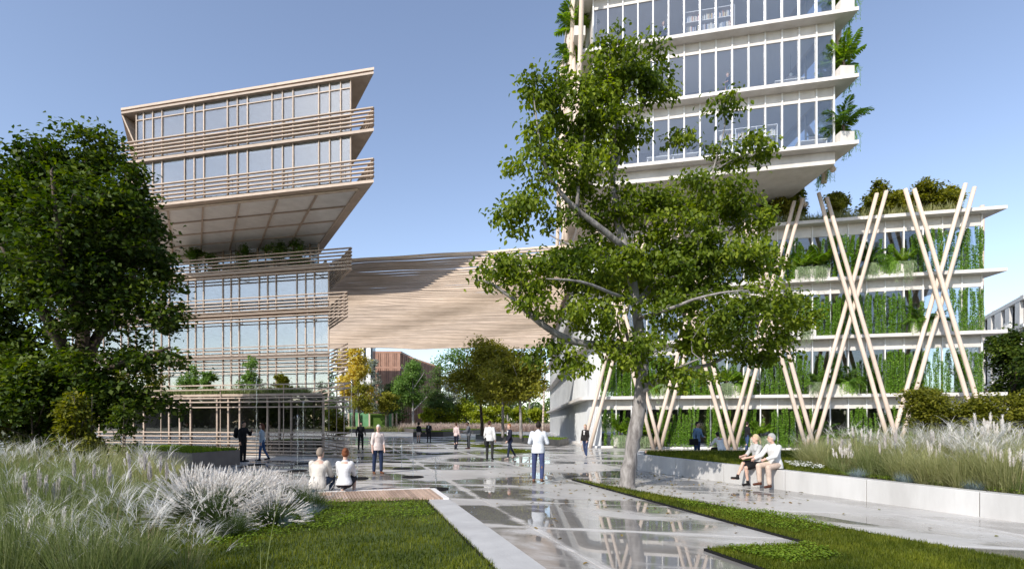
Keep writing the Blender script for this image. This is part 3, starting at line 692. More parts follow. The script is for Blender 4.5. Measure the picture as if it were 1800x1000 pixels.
for k in range(4):
    z0, z1 = TZ[k], TZ[k + 1] - .2; sp = .68
    for i in range(nt_ + 1):
        p = TLf + U * (bt * i); post('mullion', p + NF * .05, z0, z1, .075, .14, 'white_metal', tw_)
        if i < nt_:
            a, b = p + U * .04, p + U * (bt - .04)
            pane('glass_pane', a, b, z0 + .002, z1 - sp, 'glass_r', tw_)
            pane('spandrel_panel', a, b, z1 - sp + .002, z1 - .002, 'cream_conc', tw_, .10)
    for s in range(5):
        a = TR - U * .04 + Vector((0, .1 + 2.6 * s, 0)); b = a + Vector((0, 2.5, 0)); pane('glass_pane', a, b, z0 + .002, z1 - .004, 'glass_r', tw_)
        post('mullion', b + Vector((0, .05, 0)), z0, z1, .07, .1, 'white_metal', tw_, 0)
    q = MB(); q.prism([TLf - U * .02, TLf + U * .2 - NF * .2, TLf + Vector((.2, 14, 0)), TLf + Vector((-.02, 14, 0))], z0 + .002, z1 - .002); q.build('side_wall', 'cream_conc', tw_)
    slabp([TLf + Vector((.5, 5.2, 0)), TR + Vector((-3, 5.2, 0)), TR + Vector((-3, 5.4, 0)), TLf + Vector((.5, 5.4, 0))], z0 + .002, z1 - .002, 'inner_wall', 'interior', tw_)
# poles along the tower's left side and off its right corner
tp = thing('timber_poles', Vector((3.6, 34, 15)), 'bundle of tall pale timber poles along the side of the tower', 'poles')
for i in range(9):
    y0 = 31.5 + i * 1.35; x0 = TLf.x - .95 - .12 * (i % 3); s = 1 if i % 2 else -1
    pole(Vector((x0 + .0, y0 - s * 1.9, 14.6 if i > 2 else 15.6)), Vector((x0 + .05, y0 + s * 1.9, 30)), .15, tp)
tq = thing('timber_poles', Vector((19.1, 30, 15)), 'short pale timber pole stubs at the tower\'s planted corner', 'poles')
for a, b in (((18.95, 30.2, 16.6), (19.05, 33.2, 21)), ((19.0, 31.2, 16.3), (19.1, 27.9 + 1.6, 20.9 + 6)), ((18.9, 33, 15.7), (18.95, 36, 19))):
    pole(Vector(a), Vector(b), .15, tq)
# ------------------------------------------------------------------ trees
class Skel:
    """tree skeleton: hand-placed limbs, then twigs grown from the nearest limb to points inside the crown"""
    def __init__(s, seed): s.P = []; s.par = []; s.rad = {}; s.chains = []; s.rs = np.random.default_rng(seed); s.main = []
    def limb(s, pts, radii, sub=3, jit=.03):
        """pts: list of Vectors; first point joins the nearest existing node"""
        out = []; rr = []
        for i in range(len(pts) - 1):
            p0 = pts[max(i - 1, 0)]; p1 = pts[i]; p2 = pts[i + 1]; p3 = pts[min(i + 2, len(pts) - 1)]
            for k in range(sub):
                t = k / sub
                q = .5 * ((2 * p1) + (-p0 + p2) * t + (2 * p0 - 5 * p1 + 4 * p2 - p3) * t * t + (-p0 + 3 * p1 - 3 * p2 + p3) * t ** 3)
                out.append(q + Vector(s.rs.normal(0, jit, 3)) * (radii[i] * 3 if i else 0)); rr.append(radii[i] + (radii[i + 1] - radii[i]) * t)
        out.append(pts[-1]); rr.append(radii[-1]); s.main.append((out, rr))
        par = -1
        for p in out: s.P.append(np.array(p)); s.par.append(par); par = len(s.P) - 1
    def grow(s, targets, r0=.022, wob=.12, up=.0, skip=0):
        P = np.array(s.P); tips = []; base = P[skip:].copy()
        Q = list(base); o = np.argsort([np.min(((base - t) ** 2).sum(1)) for t in targets])
        for i in o:
            t = targets[i]; A = np.array(Q); d = np.sqrt(((A - t) ** 2).sum(1)) + np.maximum(0, A[:, 2] - t[2]) * .7
            k = int(np.argmin(d)); a = A[k]; L = np.linalg.norm(t - a); n = max(3, int(L / .35)); pts = [a]
            side = s.rs.normal(0, 1, 3) * L * wob
            for j in range(1, n + 1):
                f = j / n; pts.append(a + (t - a) * f + side * math.sin(math.pi * f) + np.array([0, 0, up * L * math.sin(math.pi * f)]) + s.rs.normal(0, .02, 3))
            Q += pts[1:]; s.chains.append((pts, L)); tips.append((pts[-1], pts[-2], pts[max(0, n // 2)]))
        s.r0 = r0; return tips
    def wood_mesh(s, name, mat, rough=.05, n=12):
        q = MB()
        for pts, rr in s.main:
            k = len(q.v); q.tube(pts, rr, n if rr[0] > .06 else 8)
            for i in range(k, len(q.v)):
                v = Vector(q.v[i]); j = (i - k) // (n if rr[0] > .06 else 8); j = min(j, len(rr) - 1)
                q.v[i] = tuple(v + Vector(s.rs.normal(0, 1, 3)) * rr[j] * rough)
        for pts, L in s.chains:
            r = s.r0 * min(1.6, .45 + L * .35); k = len(pts)
            q.tube(pts, [r * (1 - .75 * i / (k - 1)) for i in range(k)], 5, False)
        return q.mesh(name, mat, True)
def blob_points(rs, blobs, n):
    """points in ellipsoids (cx,cy,cz,rx,ry,rz), more towards the skin"""
    w = np.array([b[3] * b[5] * (b[4] ** .5) for b in blobs]); w /= w.sum(); k = rs.choice(len(blobs), n, p=w); B = np.array(blobs)[k]
    d = rs.normal(0, 1, (n, 3)); d /= np.linalg.norm(d, axis=1)[:, None]; r = rs.uniform(.15, 1, n) ** .5
    return B[:, :3] + d * B[:, 3:] * r[:, None]
def leaf_cloud(rs, tips, per, spread, L, W, droop=.5, k4=True, flat=.6, out=None):
    """per leaves round each twig end"""
    T = np.array([t[0] for t in tips]); B = np.array([t[1] for t in tips]); H = np.array([t[2] for t in tips]); n = len(T) * per
    i = np.repeat(np.arange(len(T)), per); f = rs.uniform(-.1, 1.1, n)[:, None]
    c = H[i] * (1 - f) + T[i] * f + rs.normal(0, 1, (n, 3)) * spread * np.array([1, 1, .62])
    ax = (T - B)[i]; ax = ax / np.maximum(np.linalg.norm(ax, axis=1), 1e-6)[:, None]
    d = ax * .5 + rs.normal(0, .75, (n, 3)); d[:, 2] = d[:, 2] * .6 - droop
    nr = rs.normal(0, .55, (n, 3)); nr[:, 2] += flat + .25
    nr += np.array(to_sun) * .45
    sz = rs.uniform(.7, 1.25, n)
    return leaves_at(c, d, nr, L * sz, W * sz, .18, k4)
def tree(name, base, label, seed, limbs, blobs, ntw, per, spread, L, W, leaf, bark, droop=.5, k4=False, cat='tree', group=None, r0=.022, wob=.12, skip=0, kind_crown='crown', rough=.05):
    s = Skel(seed)
    for pts, rr in limbs: s.limb(pts, rr)
    tg = blob_points(s.rs, blobs, ntw); tips = s.grow(tg, r0, wob, .05, skip)
    root = thing(name, base, label, cat, group)
    put('trunk', s.wood_mesh('trunk', bark, rough), root)
    v, f = leaf_cloud(s.rs, tips, per, spread, L, W, droop, k4); put(kind_crown, arrmesh(kind_crown, v, f, leaf), root)
    return root

# the big plane-like tree in front of the tower
Y0 = G(1105, 856).y
def PT_(px, py, dy=0): return D(px, py, Y0 + dy)
LM = [([(1104, 860, 0), (1103, 842, 0), (1111, 795, 0), (1114, 762, 0), (1123, 715, 0), (1128, 660, 0), (1125, 600, .1), (1116, 520, .2), (1101, 450, .3), (1086, 390, .3), (1076, 320, .2), (1078, 262, .1), (1085, 215, .1), (1076, 160, 0), (1062, 105, 0), (1062, 62, 0)],
       [.245, .20, .185, .20, .178, .148, .14, .128, .116, .104, .092, .085, .07, .05, .03, .014]),
      ([(1124, 618, .05), (1065, 608, -.4), (1010, 600, -.8), (962, 577, -1.1), (930, 550, -1.3), (900, 524, -1.4), (862, 498, -1.5), (832, 492, -1.5)], [.12, .10, .092, .082, .066, .048, .03, .014]),
      ([(1096, 435, .3), (1050, 396, -.2), (1010, 365, -.5), (975, 325, -.7), (958, 288, -.9), (946, 230, -1.0), (938, 170, -1)], [.095, .08, .066, .05, .036, .026, .012]),
      ([(1014, 366, -.5), (1019, 300, -.3), (1026, 248, -.2), (1032, 180, 0)], [.05, .04, .03, .014]),
      ([(1119, 535, .2), (1150, 497, .4), (1180, 462, .7), (1212, 438, .9), (1260, 420, 1), (1312, 382, 1.2)], [.10, .09, .074, .055, .038, .016]),
      ([(1180, 462, .7), (1186, 430, .5), (1214, 395, .5), (1240, 350, .6), (1256, 290, .8), (1274, 222, .9), (1270, 178, .9)], [.06, .052, .042, .033, .026, .018, .009]),
      ([(1127, 678, .0), (1165, 666, .5), (1196, 650, .8), (1250, 640, 1.2), (1300, 612, 1.5), (1360, 592, 1.7), (1412, 590, 1.8)], [.085, .07, .06, .05, .038, .025, .011]),
      ([(1127, 690, -.05), (1150, 676, -.5), (1185, 650, -.9), (1230, 630, -1.2)], [.06, .045, .032, .014]),
      ([(1080, 300, .2), (1098, 250, .4), (1125, 200, .5), (1150, 150, .6)], [.06, .045, .03, .012]),
      ([(1256, 300, .8), (1300, 275, 1), (1345, 265, 1.1)], [.022, .016, .009]),
      ([(1100, 470, .2), (1060, 450, 1.2), (1000, 430, 1.9), (960, 410, 2.3)], [.07, .05, .035, .014]),
      ([(1112, 530, .1), (1075, 515, -1.0), (1020, 495, -1.8), (960, 490, -2.2)], [.06, .045, .03, .012]),
      ([(1120, 560, .1), (1170, 545, -1.2), (1240, 520, -1.9), (1310, 510, -2.2)], [.06, .045, .03, .012])]
limbs = [([PT_(*p) for p in pts], rr) for pts, rr in LM]
BB = [(1075, 115, 62, 60, 0), (1125, 125, 50, 50, .3), (1155, 170, 32, 35, .4), (955, 150, 42, 40, -.8), (1000, 190, 70, 60, -.3), (1075, 215, 75, 55, .1), (940, 225, 32, 45, -.9), (935, 290, 48, 45, -.9), (1020, 290, 80, 50, -.3), (895, 370, 26, 40, -1.2), (950, 385, 70, 40, -.8),
      (1060, 370, 70, 40, .4), (865, 478, 45, 24, -1.4), (930, 480, 75, 40, -1.2), (1030, 470, 90, 45, -.4), (960, 535, 60, 28, -1.4), (1050, 550, 75, 40, -.7), (1140, 345, 55, 30, .4), (1190, 235, 22, 26, .6), (1268, 190, 40, 26, .9), (1305, 265, 55, 24, 1), (1345, 262, 26, 22, 1.1),
      (1240, 345, 90, 38, .7), (1310, 385, 55, 40, 1.1), (1190, 400, 90, 45, .4), (1250, 455, 95, 42, .2), (1345, 460, 50, 35, 1.0), (1150, 470, 80, 40, -.2), (1310, 530, 95, 42, .2), (1385, 555, 42, 50, 1.5), (1210, 545, 90, 42, -.5), (1260, 600, 80, 32, .6), (1000, 640, 38, 30, -1), (955, 615, 28, 34, -1.2),
      (1110, 610, 60, 40, -.8), (1350, 615, 60, 24, 1.5), (1195, 660, 60, 24, -.6), (1100, 660, 30, 24, -.5), (1070, 470, 90, 60, 1.6), (1200, 480, 90, 60, 1.8)]
blobs = []
for cx, cy, rx, ry, dy in BB:
    c = PT_(cx, cy, dy); s_ = F / c.y; blobs.append((c.x, c.y, c.z, rx / s_, max(.7, min(1.5, (rx + ry) / 2 / s_)), ry / s_))
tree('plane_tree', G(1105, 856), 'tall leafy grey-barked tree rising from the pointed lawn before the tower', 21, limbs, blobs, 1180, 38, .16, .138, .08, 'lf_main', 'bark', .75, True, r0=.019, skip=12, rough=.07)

# the dense tree on the left
YL = 16.6
def PL_(px, py, dy=0): return D(px, py, YL + dy)
LL = [([(146, 838, 0), (146, 790, 0), (148, 740, 0), (144, 690, 0), (147, 640, 0), (146, 590, .2), (140, 520, .2), (145, 440, .2), (150, 350, .2), (150, 260, .2)], [.4, .33, .29, .28, .26, .19, .15, .11, .08, .02]),
      ([(146, 650, 0), (105, 600, -.8), (75, 545, -1.2), (40, 490, -1.4), (0, 430, -1.5)], [.22, .17, .13, .09, .03]),
      ([(148, 640, 0), (175, 585, .6), (215, 520, 1.2), (245, 450, 1.5), (255, 380, 1.5)], [.2, .16, .12, .08, .03]),
      ([(146, 690, 0), (190, 650, -.8), (240, 630, -1.2), (300, 610, -1.3)], [.16, .11, .08, .03]),
      ([(146, 670, 0), (95, 640, .6), (30, 610, .9), (-40, 590, 1)], [.16, .12, .08, .03]),
      ([(142, 560, .2), (110, 470, -1.5), (100, 380, -2), (90, 300, -2)], [.15, .1, .07, .03]),
      ([(146, 720, 0), (200, 700, -.4), (270, 690, -.5)], [.1, .06, .02])]
limbs = [([PL_(*p) for p in pts], rr) for pts, rr in LL]
BB = [(145, 268, 88, 40, 0), (82, 318, 58, 60, 0), (200, 325, 58, 50, 0), (245, 390, 46, 62, 0), (150, 385, 115, 80, -.6), (30, 380, 70, 75, 0), (80, 460, 120, 70, -1.5), (220, 470, 80, 55, -.6), (285, 480, 32, 45, 0), (0, 520, 90, 70, 0), (120, 545, 100, 45, -1.5), (235, 545, 75, 32, -.5), (300, 560, 32, 24, 0),
      (285, 640, 45, 22, -1), (220, 610, 50, 22, -.8), (50, 620, 90, 40, 0), (-40, 600, 80, 70, 0), (235, 690, 55, 30, -.6), (190, 725, 50, 30, -.8), (120, 715, 70, 40, -.8), (175, 690, 60, 40, -1), (270, 720, 40, 24, -.3), (90, 655, 80, 40, -1), (185, 640, 60, 30, -1.2), (60, 690, 90, 40, .5), (150, 440, 130, 120, 2), (70, 400, 110, 120, 2)]
blobs = []
for cx, cy, rx, ry, dy in BB:
    c = PL_(cx, cy, dy); s_ = F / c.y; blobs.append((c.x, c.y, c.z, rx / s_, max(.9, min(2.3, (rx + ry) / 2 / s_)), ry / s_))
tree('maple_tree', Vector(((146 - CX) / F * 16.6, 16.6, 0)), 'broad dense dark green tree standing before the louvred building', 5, limbs, blobs, 1300, 60, .22, .165, .115, 'lf_dark', 'bark_d', .35, False, r0=.03)

def simple_tree(name, px, py_top, Y, wpx, label, seed, leaf, bark, trunk_frac=.35, n=140, per=26, L=.25, W=.16, group=None, droop=.3, spread=None, r=None, stems=1, cat='tree', dens=1, z0=0, kx=1.0, rz_=None, lean=0):
    """small or distant tree: height from its top pixel at distance Y, crown width from its width in pixels"""
    s_ = F / Y; x = (px - CX) / s_; top = CH + (HY - py_top) / s_; H = top - z0; w = wpx / s_ / 2; rs = np.random.default_rng(seed)
    r = r or max(.025, H * .016); limbs = []
    b = Vector((x, Y, z0)); fz = trunk_frac
    for k in range(stems):
        o = Vector(rs.normal(0, .12 * (stems > 1) * w, 3)); o.z = 0
        ln = Vector((rs.normal(0, .22 * w * (1 if stems > 1 else .35)) + lean, rs.normal(0, .2 * w), 0))
        limbs.append(([b + o, b + o + ln * .15 + ZZ * H * fz * .5, b + o + ln * .4 + ZZ * H * fz, b + o + ln * .8 + ZZ * H * (fz + .25), b + o + ln + ZZ * H * .9], [r * 1.25, r, r * .85, r * .5, r * .15]))
    for k in range(4):
        a = k * 1.7 + rs.uniform(0, 1); h = H * (fz + .05 + .1 * k); dv = Vector((math.cos(a), math.sin(a), 0)) * w * .65
        limbs.append(([b + ZZ * h, b + dv * .4 + ZZ * (h + H * .08), b + dv + ZZ * (h + H * .2)], [r * .55, r * .4, r * .12]))
    blobs = []; ch = H * (1 - fz) / 2; cz = z0 + H * fz + ch
    nb = 9
    for k in range(nb):
        a = rs.uniform(0, 6.28); q = rs.uniform(.15, .62); h = rs.uniform(-.62, .62); e = math.sqrt(max(.1, 1 - h * h))
        blobs.append((x + math.cos(a) * q * w * e, Y + math.sin(a) * q * w * e, cz + h * ch, w * rs.uniform(.34, .52), w * rs.uniform(.34, .5), ch * rs.uniform(.26, .4)))
    blobs.append((x, Y, cz + ch * .66, w * .35, w * .35, ch * .34))
    return tree(name, b, label, seed, limbs, blobs, n, per, spread or w * .11, L, W, leaf, bark, droop, False, cat, group, r0=r * .22)
# ------------------------------------------------------------------ background: buildings, trees, hedges
def facade_building(name, label, A, B, depth, z1, floors, wall, fin, nfin, glass='far_dark', bands=True, finw=.35, wmat='far_wall', perp=None):
    """box building with floor bands, dark glass strips and upright fins on the face from A to B"""
    d = (B - A).normalized(); nrm = perp or Vector((-d.y, d.x, 0)); L = (B - A).length
    root = thing(name, (A + B) / 2, label, 'building')
    q = MB(); q.prism([A, B, B + nrm * depth, A + nrm * depth], -.1, z1); q.build('wall', glass, root)
    q = MB(); q.prism([A - d * .3 - nrm * .5, B + d * .3 - nrm * .5, B + d * .3 + nrm * (depth + .3), A - d * .3 + nrm * (depth + .3)], z1, z1 + .5); q.build('roof', wmat, root)
    for k in range(floors):
        z = z1 * k / floors; q = MB(); q.prism([A - nrm * .5 - d * .2, B - nrm * .5 + d * .2, B - nrm * .002 + d * .2, A - nrm * .002 - d * .2], z - .02 + .001 * k, z + .45); q.build('floor_band', wmat, root)
    for i in range(nfin):
        p = A.lerp(B, (i + .5) / nfin) - nrm * .30; w_ = finw * (1.6 if i % 4 == 2 else 1)
        for k in range(floors):
            za, zb_ = z1 * k / floors + .452, z1 * (k + 1) / floors - .03
            key = ('fin', name, round(zb_ - za, 3), w_)
            if key not in cache: qq = MB(); qq.box((0, 0, (zb_ - za) / 2), (w_, .35, zb_ - za)); cache[key] = qq.mesh('fin', fin)
            put('fin', cache[key], root, (p.x, p.y, za), math.atan2(d.y, d.x))
    return root
ra, rbb = S(652, 619, 6.9), S(704, 619, 6.9); ra.z = rbb.z = 0
rc = S(775, 643, 5.55); rc.z = 0
red = facade_building('terracotta_building', 'distant terracotta-finned building with dark glass seen under the canopy', ra, rbb, 14, 19.3, 5, 'far_wall', 'copper', 15, finw=.34, wmat='copper', perp=Vector((.05, 1, 0)))
dq = (rc - rbb).normalized(); nq = Vector((-dq.y, dq.x, 0))
q = MB(); q.prism([rbb + dq * .4, rc, rc + nq * 3, rbb + dq * .4 + nq * 3], -.1, 19.25); q.build('side_wall', 'copper', red)
for k in range(1, 5):
    q = MB(); z = 19.3 * k / 5; q.prism([rbb + dq * .4 - nq * .15, rc - nq * .15, rc - nq * .002, rbb + dq * .4 - nq * .002], z, z + .4); q.build('floor_band', 'far_wall', red)
for i in range(26):
    p = rbb.lerp(rc, (i + 1) / 27) - nq * .25; post('fin', p, .5, 19.2, .3, .4, 'copper', red, math.atan2(dq.y, dq.x))
wa, wb = S(592, 600, 7.6), S(655, 600, 7.6); wa.z = wb.z = 0
facade_building('column_building', 'distant pale building with tall white columns behind the yellow tree', wa, wb, 2.5, 22, 2, 'far_wall', 'white_metal', 5, finw=1.0)
va, vb = Vector((60.5, 60, 0)), Vector((75, 86.5, 0))
wbld = facade_building('white_apartment_building', 'white apartment building with balconies beyond the planted block', vb, va, 14, 16.2, 5, 'far_wall', 'far_wall', 9, finw=1.5, wmat='far_wall', perp=Vector((.88, -.48, 0)))
for f in (.25, .6, .85):
    q = MB(); p = va.lerp(vb, f) + Vector((2.5, -1, 0)); q.box((p.x, p.y, 17.3), (1.4, 1.2, 1.5)); q.box((p.x, p.y, 18.12), (1.7, 1.5, .14)); q.build('chimney', 'far_wall', wbld)
dv = (vb - va).normalized()
for k in range(1, 5):
    for i in range(6):
        p = va.lerp(vb, (i + .5) / 6) + Vector((-1.0, .5, 0)); q = MB(); z = 16.2 * k / 5
        q.box(p + ZZ * (z + .95), (2.6, .05, .06), dv)
        for j in range(8): q.box(p + dv * (-1.25 + j * .357) + ZZ * (z + .46), (.04, .04, .92), dv)
        q.build('balcony_rail', 'white_metal', wbld)
# garden wall with green mesh panels
gw = thing('garden_wall', G(655, 757), 'green mesh garden fence with timber posts beyond the plaza', 'fence')
for i, (a, b, mt, tp_) in enumerate(((613, 649, 'green_panel', 725), (650, 678, 'lf_fern', 726), (679, 690, 'green_panel', 727))):
    A, B = XY(a, 8.2), XY(b, 8.2); q = MB(); q.prism([A, B, B + Vector((0, .15, 0)), A + Vector((0, .15, 0))], -.05, CH + (HY - tp_) / 8.2); q.build('mesh_panel', mt, gw)
for x in (613, 631, 649.5, 678.5, 690, 697):
    post('post', XY(x, 8.24), -.05, 3.7, .3, .3, 'timber', gw, 0)
q = MB(); A, B = XY(649, 8.26), XY(679, 8.26); q.box((A + B) / 2 + ZZ * 3.72, ((B - A).length, .4, .3)); q.build('beam', 'bark_d', gw)

# dark raised planters in the plaza
def planter(pts, h, label, mat='planter_d', blade=900):
    t = thing('raised_planter', sum(pts, Vector()) / len(pts), label, 'planter')
    n_ = len(pts); c = sum(pts, Vector()) / n_
    q = MB(); ins = [c + (p - c) * .985 for p in pts]
    for i in range(n_):
        a, b, a2, b2 = pts[i], pts[(i + 1) % n_], ins[i], ins[(i + 1) % n_]
        q.hexa([(*a.xy, -.02), (*b.xy, -.02), (*b2.xy, -.02), (*a2.xy, -.02), (*a.xy, h), (*b.xy, h), (*b2.xy, h), (*a2.xy, h)])
    q.build('planter_wall', mat, t); q = MB(); q.prism(ins, -.01, h - .04); q.build('turf', 'turf', t)
    sp = scatter(pts, blade * 3); v, f, _ = blades(np.column_stack([sp, np.full(blade * 3, h - .04)]), NR.uniform(.1, .2, blade * 3), NR.uniform(.02, .04, blade * 3), NR.uniform(0, .6, blade * 3), NR.uniform(0, 6.28, blade * 3), 2)
    put('grass', arrmesh('grass', v, f, 'gr_clover'), t, kind='stuff'); return t
a, b = G(836, 771.5), G(983, 784.5)
planter([a, b, b + Vector((1.2, 4.5, 0)), a + Vector((1.5, 5, 0))], .48, 'long black steel planter with grass and three trees in the plaza')
a, b = G(726, 768), G(779, 767); planter([a, b, b + Vector((1.5, 5, 0)), a + Vector((1.5, 6, 0))], .6, 'black steel planter behind the standing couple in black')
a, b = G(702, 757), G(727, 760.5); planter([a, b, b + Vector((2, 7, 0)), a + Vector((2, 7, 0))], .7, 'grey steel planter beside the birch tree', 'planter_b')
a, b = G(775, 761), G(832, 762.5); planter([a, b, b + Vector((2, 8, 0)), a + Vector((2, 8, 0))], .6, 'black steel planter behind the woman in a pink top')
a, b = G(606, 760.5), G(631, 760); planter([a, b, b + Vector((1, 6, 0)), a + Vector((1, 6, 0))], .65, 'black steel planter beside the louvred podium and yellow tree')
a, b, c_, d_ = G(205, 815), G(338, 825), G(341, 809), G(240, 806)
planter([a, b, b + Vector((.6, 2.2, 0)), a + Vector((.6, 2.2, 0))], .62, 'brown steel planter with grass in front of the podium', 'planter_b', 2500)

GB = 'garden trees beyond the canopy'
simple_tree('autumn_tree', 622, 600, 100, 76, 'yellow autumn tree beside the louvred podium', 101, 'lf_yellow', 'bark_d', .22, 170, 40, .5, .36, GB)
simple_tree('young_tree', 633, 668, 96, 56, 'small olive-green tree in front of the yellow autumn tree', 102, 'lf_olive', 'bark_d', .3, 90, 30, .42, .28, GB)
simple_tree('silver_tree', 654, 622, 112, 44, 'silvery grey conifer-like tree behind the yellow autumn tree', 103, 'lf_grey', 'bark_d', .1, 110, 30, .4, .25, GB)
simple_tree('olive_tree', 682, 688, 100, 50, 'little round olive-yellow tree between the yellow tree and the birch', 104, 'lf_olive', 'bark_d', .38, 80, 28, .4, .28, GB)
simple_tree('birch_tree', 726, 628, 103, 76, 'white-stemmed birch with fine drooping green foliage', 105, 'lf_birch', 'bark_b', .22, 210, 46, .42, .22, GB, .8)
simple_tree('bushy_tree', 768, 640, 112, 74, 'mid green bushy tree between the birch and the pale silvery tree', 106, 'lf_far', 'bark_d', .12, 160, 34, .42, .3, GB)
simple_tree('broad_tree', 815, 600, 122, 110, 'broad light green tree far behind the planter trees', 107, 'lf_birch', 'bark_d', .15, 170, 34, .55, .36, GB)
simple_tree('pale_tree', 796, 655, 114, 60, 'pale silvery tree behind the yellow-green hedge', 108, 'lf_grey', 'bark_d', .2, 110, 30, .4, .26, GB)
simple_tree('planter_tree', 848, 592, 50.5, 150, 'tallest olive-brown tree growing from the long black planter', 109, 'lf_olive', 'bark_d', .27, 300, 46, .30, .19, 'trees in the long black planter', z0=.4)
simple_tree('planter_tree', 884, 622, 45.5, 110, 'pale-stemmed middle tree growing from the long black planter', 110, 'lf_olive', 'bark', .34, 190, 40, .27, .17, 'trees in the long black planter', z0=.4)
simple_tree('planter_tree', 916, 610, 42.5, 130, 'thin-stemmed end tree of the long black planter by the grey wall', 111, 'lf_olive', 'bark', .32, 250, 42, .27, .17, 'trees in the long black planter', z0=.4)
simple_tree('back_tree', 930, 612, 116, 84, 'pale yellow tree far behind beside the grey wall', 112, 'lf_yellow', 'bark', .2, 130, 30, .45, .3, GB)
simple_tree('back_tree', 895, 640, 120, 90, 'silver-leaved tree far behind the long planter', 113, 'lf_grey', 'bark', .2, 130, 30, .5, .3, GB)
simple_tree('back_tree', 560, 640, 110, 110, 'green tree far behind the podium corner', 114, 'lf_far', 'bark_d', .12, 140, 30, .55, .36, GB)
simple_tree('back_tree', 700, 668, 128, 90, 'dark green tree far behind before the terracotta building', 115, 'lf_far', 'bark_d', .1, 140, 30, .6, .4, GB)
HB = 'bright hedge bushes beyond the plaza'
for i, (px, py, w_) in enumerate(((752, 716, 44), (782, 706, 52), (815, 700, 58), (846, 712, 46), (876, 706, 50), (912, 714, 44), (945, 710, 42), (590, 716, 50))):
    simple_tree('hedge_bush', px, py, 109 + (i % 3) * 2.2 if i < 7 else 52, w_, 'rounded yellow-green bush in the hedge beyond the plaza' if i < 7 else 'green bush behind the podium corner louvres', 130 + i, 'lf_bright' if i < 7 else 'lf_shrub', 'bark_d', .06, 90, 30, .48 if i < 7 else .25, .28 if i < 7 else .15, HB if i < 7 else None, .1, stems=4, cat='bush')
# far wood that closes the view, and the wood behind the viewer that the glass mirrors
def wood(name, label, x0, x1, y, dy, h0, h1, n, L, leaf, seed):
    rs = np.random.default_rng(seed); c = np.column_stack([rs.uniform(x0, x1, n), y + rs.uniform(-dy, dy, n), rs.uniform(0, 1, n)])
    hh = h0 + (h1 - h0) * (.5 + .5 * np.sin(c[:, 0] * .21 + seed) * np.sin(c[:, 0] * .083 + 2)); c[:, 2] = (c[:, 2] ** .8) * hh * (1 + .12 * np.sin(c[:, 0] * 1.1))
    v, f = leaves_at(c, randdir(n, .2), randdir(n) + np.array([0, 0, .5]), L * rs.uniform(.6, 1.3, n), L * .7 * rs.uniform(.6, 1.3, n), .15, False)
    return put(name, arrmesh(name, v, f, leaf), None, label=label, cat='wood', kind='stuff')
wood('far_wood', 'mass of far green trees closing the view under the canopy', -90, 90, 172, 6, 6, 13, 26000, 1.1, 'lf_far', 3)
wood('far_wood', 'mass of far trees behind the dense dark tree and the louvred building', -190, -60, 120, 8, 8, 16, 16000, 1.3, 'lf_far', 5)
wood('mirrored_wood', 'mass of trees behind the viewer mirrored in the glass', -360, 220, -75, 6, 7, 13, 40000, 1.8, 'lf_dark', 8)
# far grass band in front of the hedge
rs = np.random.default_rng(4); nb2 = 9000
bb = np.column_stack([rs.uniform(-22, 9, nb2), rs.uniform(98, 104, nb2), np.zeros(nb2)])
v, f, _ = blades(bb, rs.uniform(.7, 1.9, nb2), rs.uniform(.05, .1, nb2), rs.uniform(.05, .5, nb2), rs.uniform(0, 6.28, nb2), 3)
put('meadow_grass', arrmesh('meadow_grass', v, f, 'gr_pink'), None, label='blush meadow grass in front of the yellow-green hedge', cat='grass', kind='stuff')
bb = np.column_stack([rs.uniform(-38, -19, 5000), rs.uniform(97, 107, 5000), np.zeros(5000)])
v, f, _ = blades(bb, rs.uniform(.4, 1.2, 5000), rs.uniform(.05, .1, 5000), rs.uniform(.05, .5, 5000), rs.uniform(0, 6.28, 5000), 3)
put('meadow_grass', arrmesh('meadow_grass', v, f, 'gr_olive'), None, label='pale meadow grass in front of the green mesh fence', cat='grass', kind='stuff')

# shrubs near the left tree and right bed
simple_tree('dark_shrub', 62, 640, 15.2, 210, 'wide dark multi-stem shrub under the dense dark tree', 201, 'lf_dark', 'bark_d', .1, 260, 40, .15, .10, None, .3, stems=5, cat='shrub')
simple_tree('yellow_shrub', 138, 680, 14.4, 100, 'yellow-green shrub in front of the dense dark tree\'s trunk', 202, 'lf_shrub', 'bark_d', .1, 150, 36, .12, .07, None, .3, stems=4, cat='shrub')
simple_tree('sapling', 214, 690, 14.6, 62, 'thin dark sapling with open twigs beside the podium', 203, 'lf_dark', 'bark_d', .2, 60, 26, .10, .06, None, .3, stems=2, cat='shrub', r=.025)
simple_tree('yellow_shrub', -25, 660, 14.6, 120, 'yellow-green shrub at the outer edge of the wide dark shrub', 204, 'lf_shrub', 'bark_d', .1, 120, 36, .13, .08, None, .3, stems=4, cat='shrub')
RH = 'shrubs behind the raised grass bed'
simple_tree('olive_shrub', 1635, 676, 21.5, 120, 'olive-green shrub behind the pampas grass, below the pole feet', 205, 'lf_shrub', 'bark_d', .08, 260, 46, .115, .075, RH, .2, stems=5, cat='shrub', z0=.4)
simple_tree('olive_shrub', 1728, 690, 20.5, 130, 'olive-green shrub behind the pampas grass past the block\'s corner', 206, 'lf_shrub', 'bark_d', .08, 260, 46, .115, .075, RH, .2, stems=5, cat='shrub', z0=.4)
simple_tree('olive_shrub', 1810, 682, 20, 130, 'olive-green shrub at the outer end of the raised grass bed', 207, 'lf_shrub', 'bark_d', .08, 220, 46, .115, .075, RH, .2, stems=5, cat='shrub', z0=.4)
simple_tree('dark_tree', 1775, 572, 46, 130, 'dark green tree before the white apartment building', 208, 'lf_dark', 'bark_d', .15, 240, 40, .3, .2)
simple_tree('dark_tree', 1850, 600, 42, 140, 'dark green tree by the outer end of the white apartment building', 209, 'lf_dark', 'bark_d', .12, 220, 40, .3, .2)
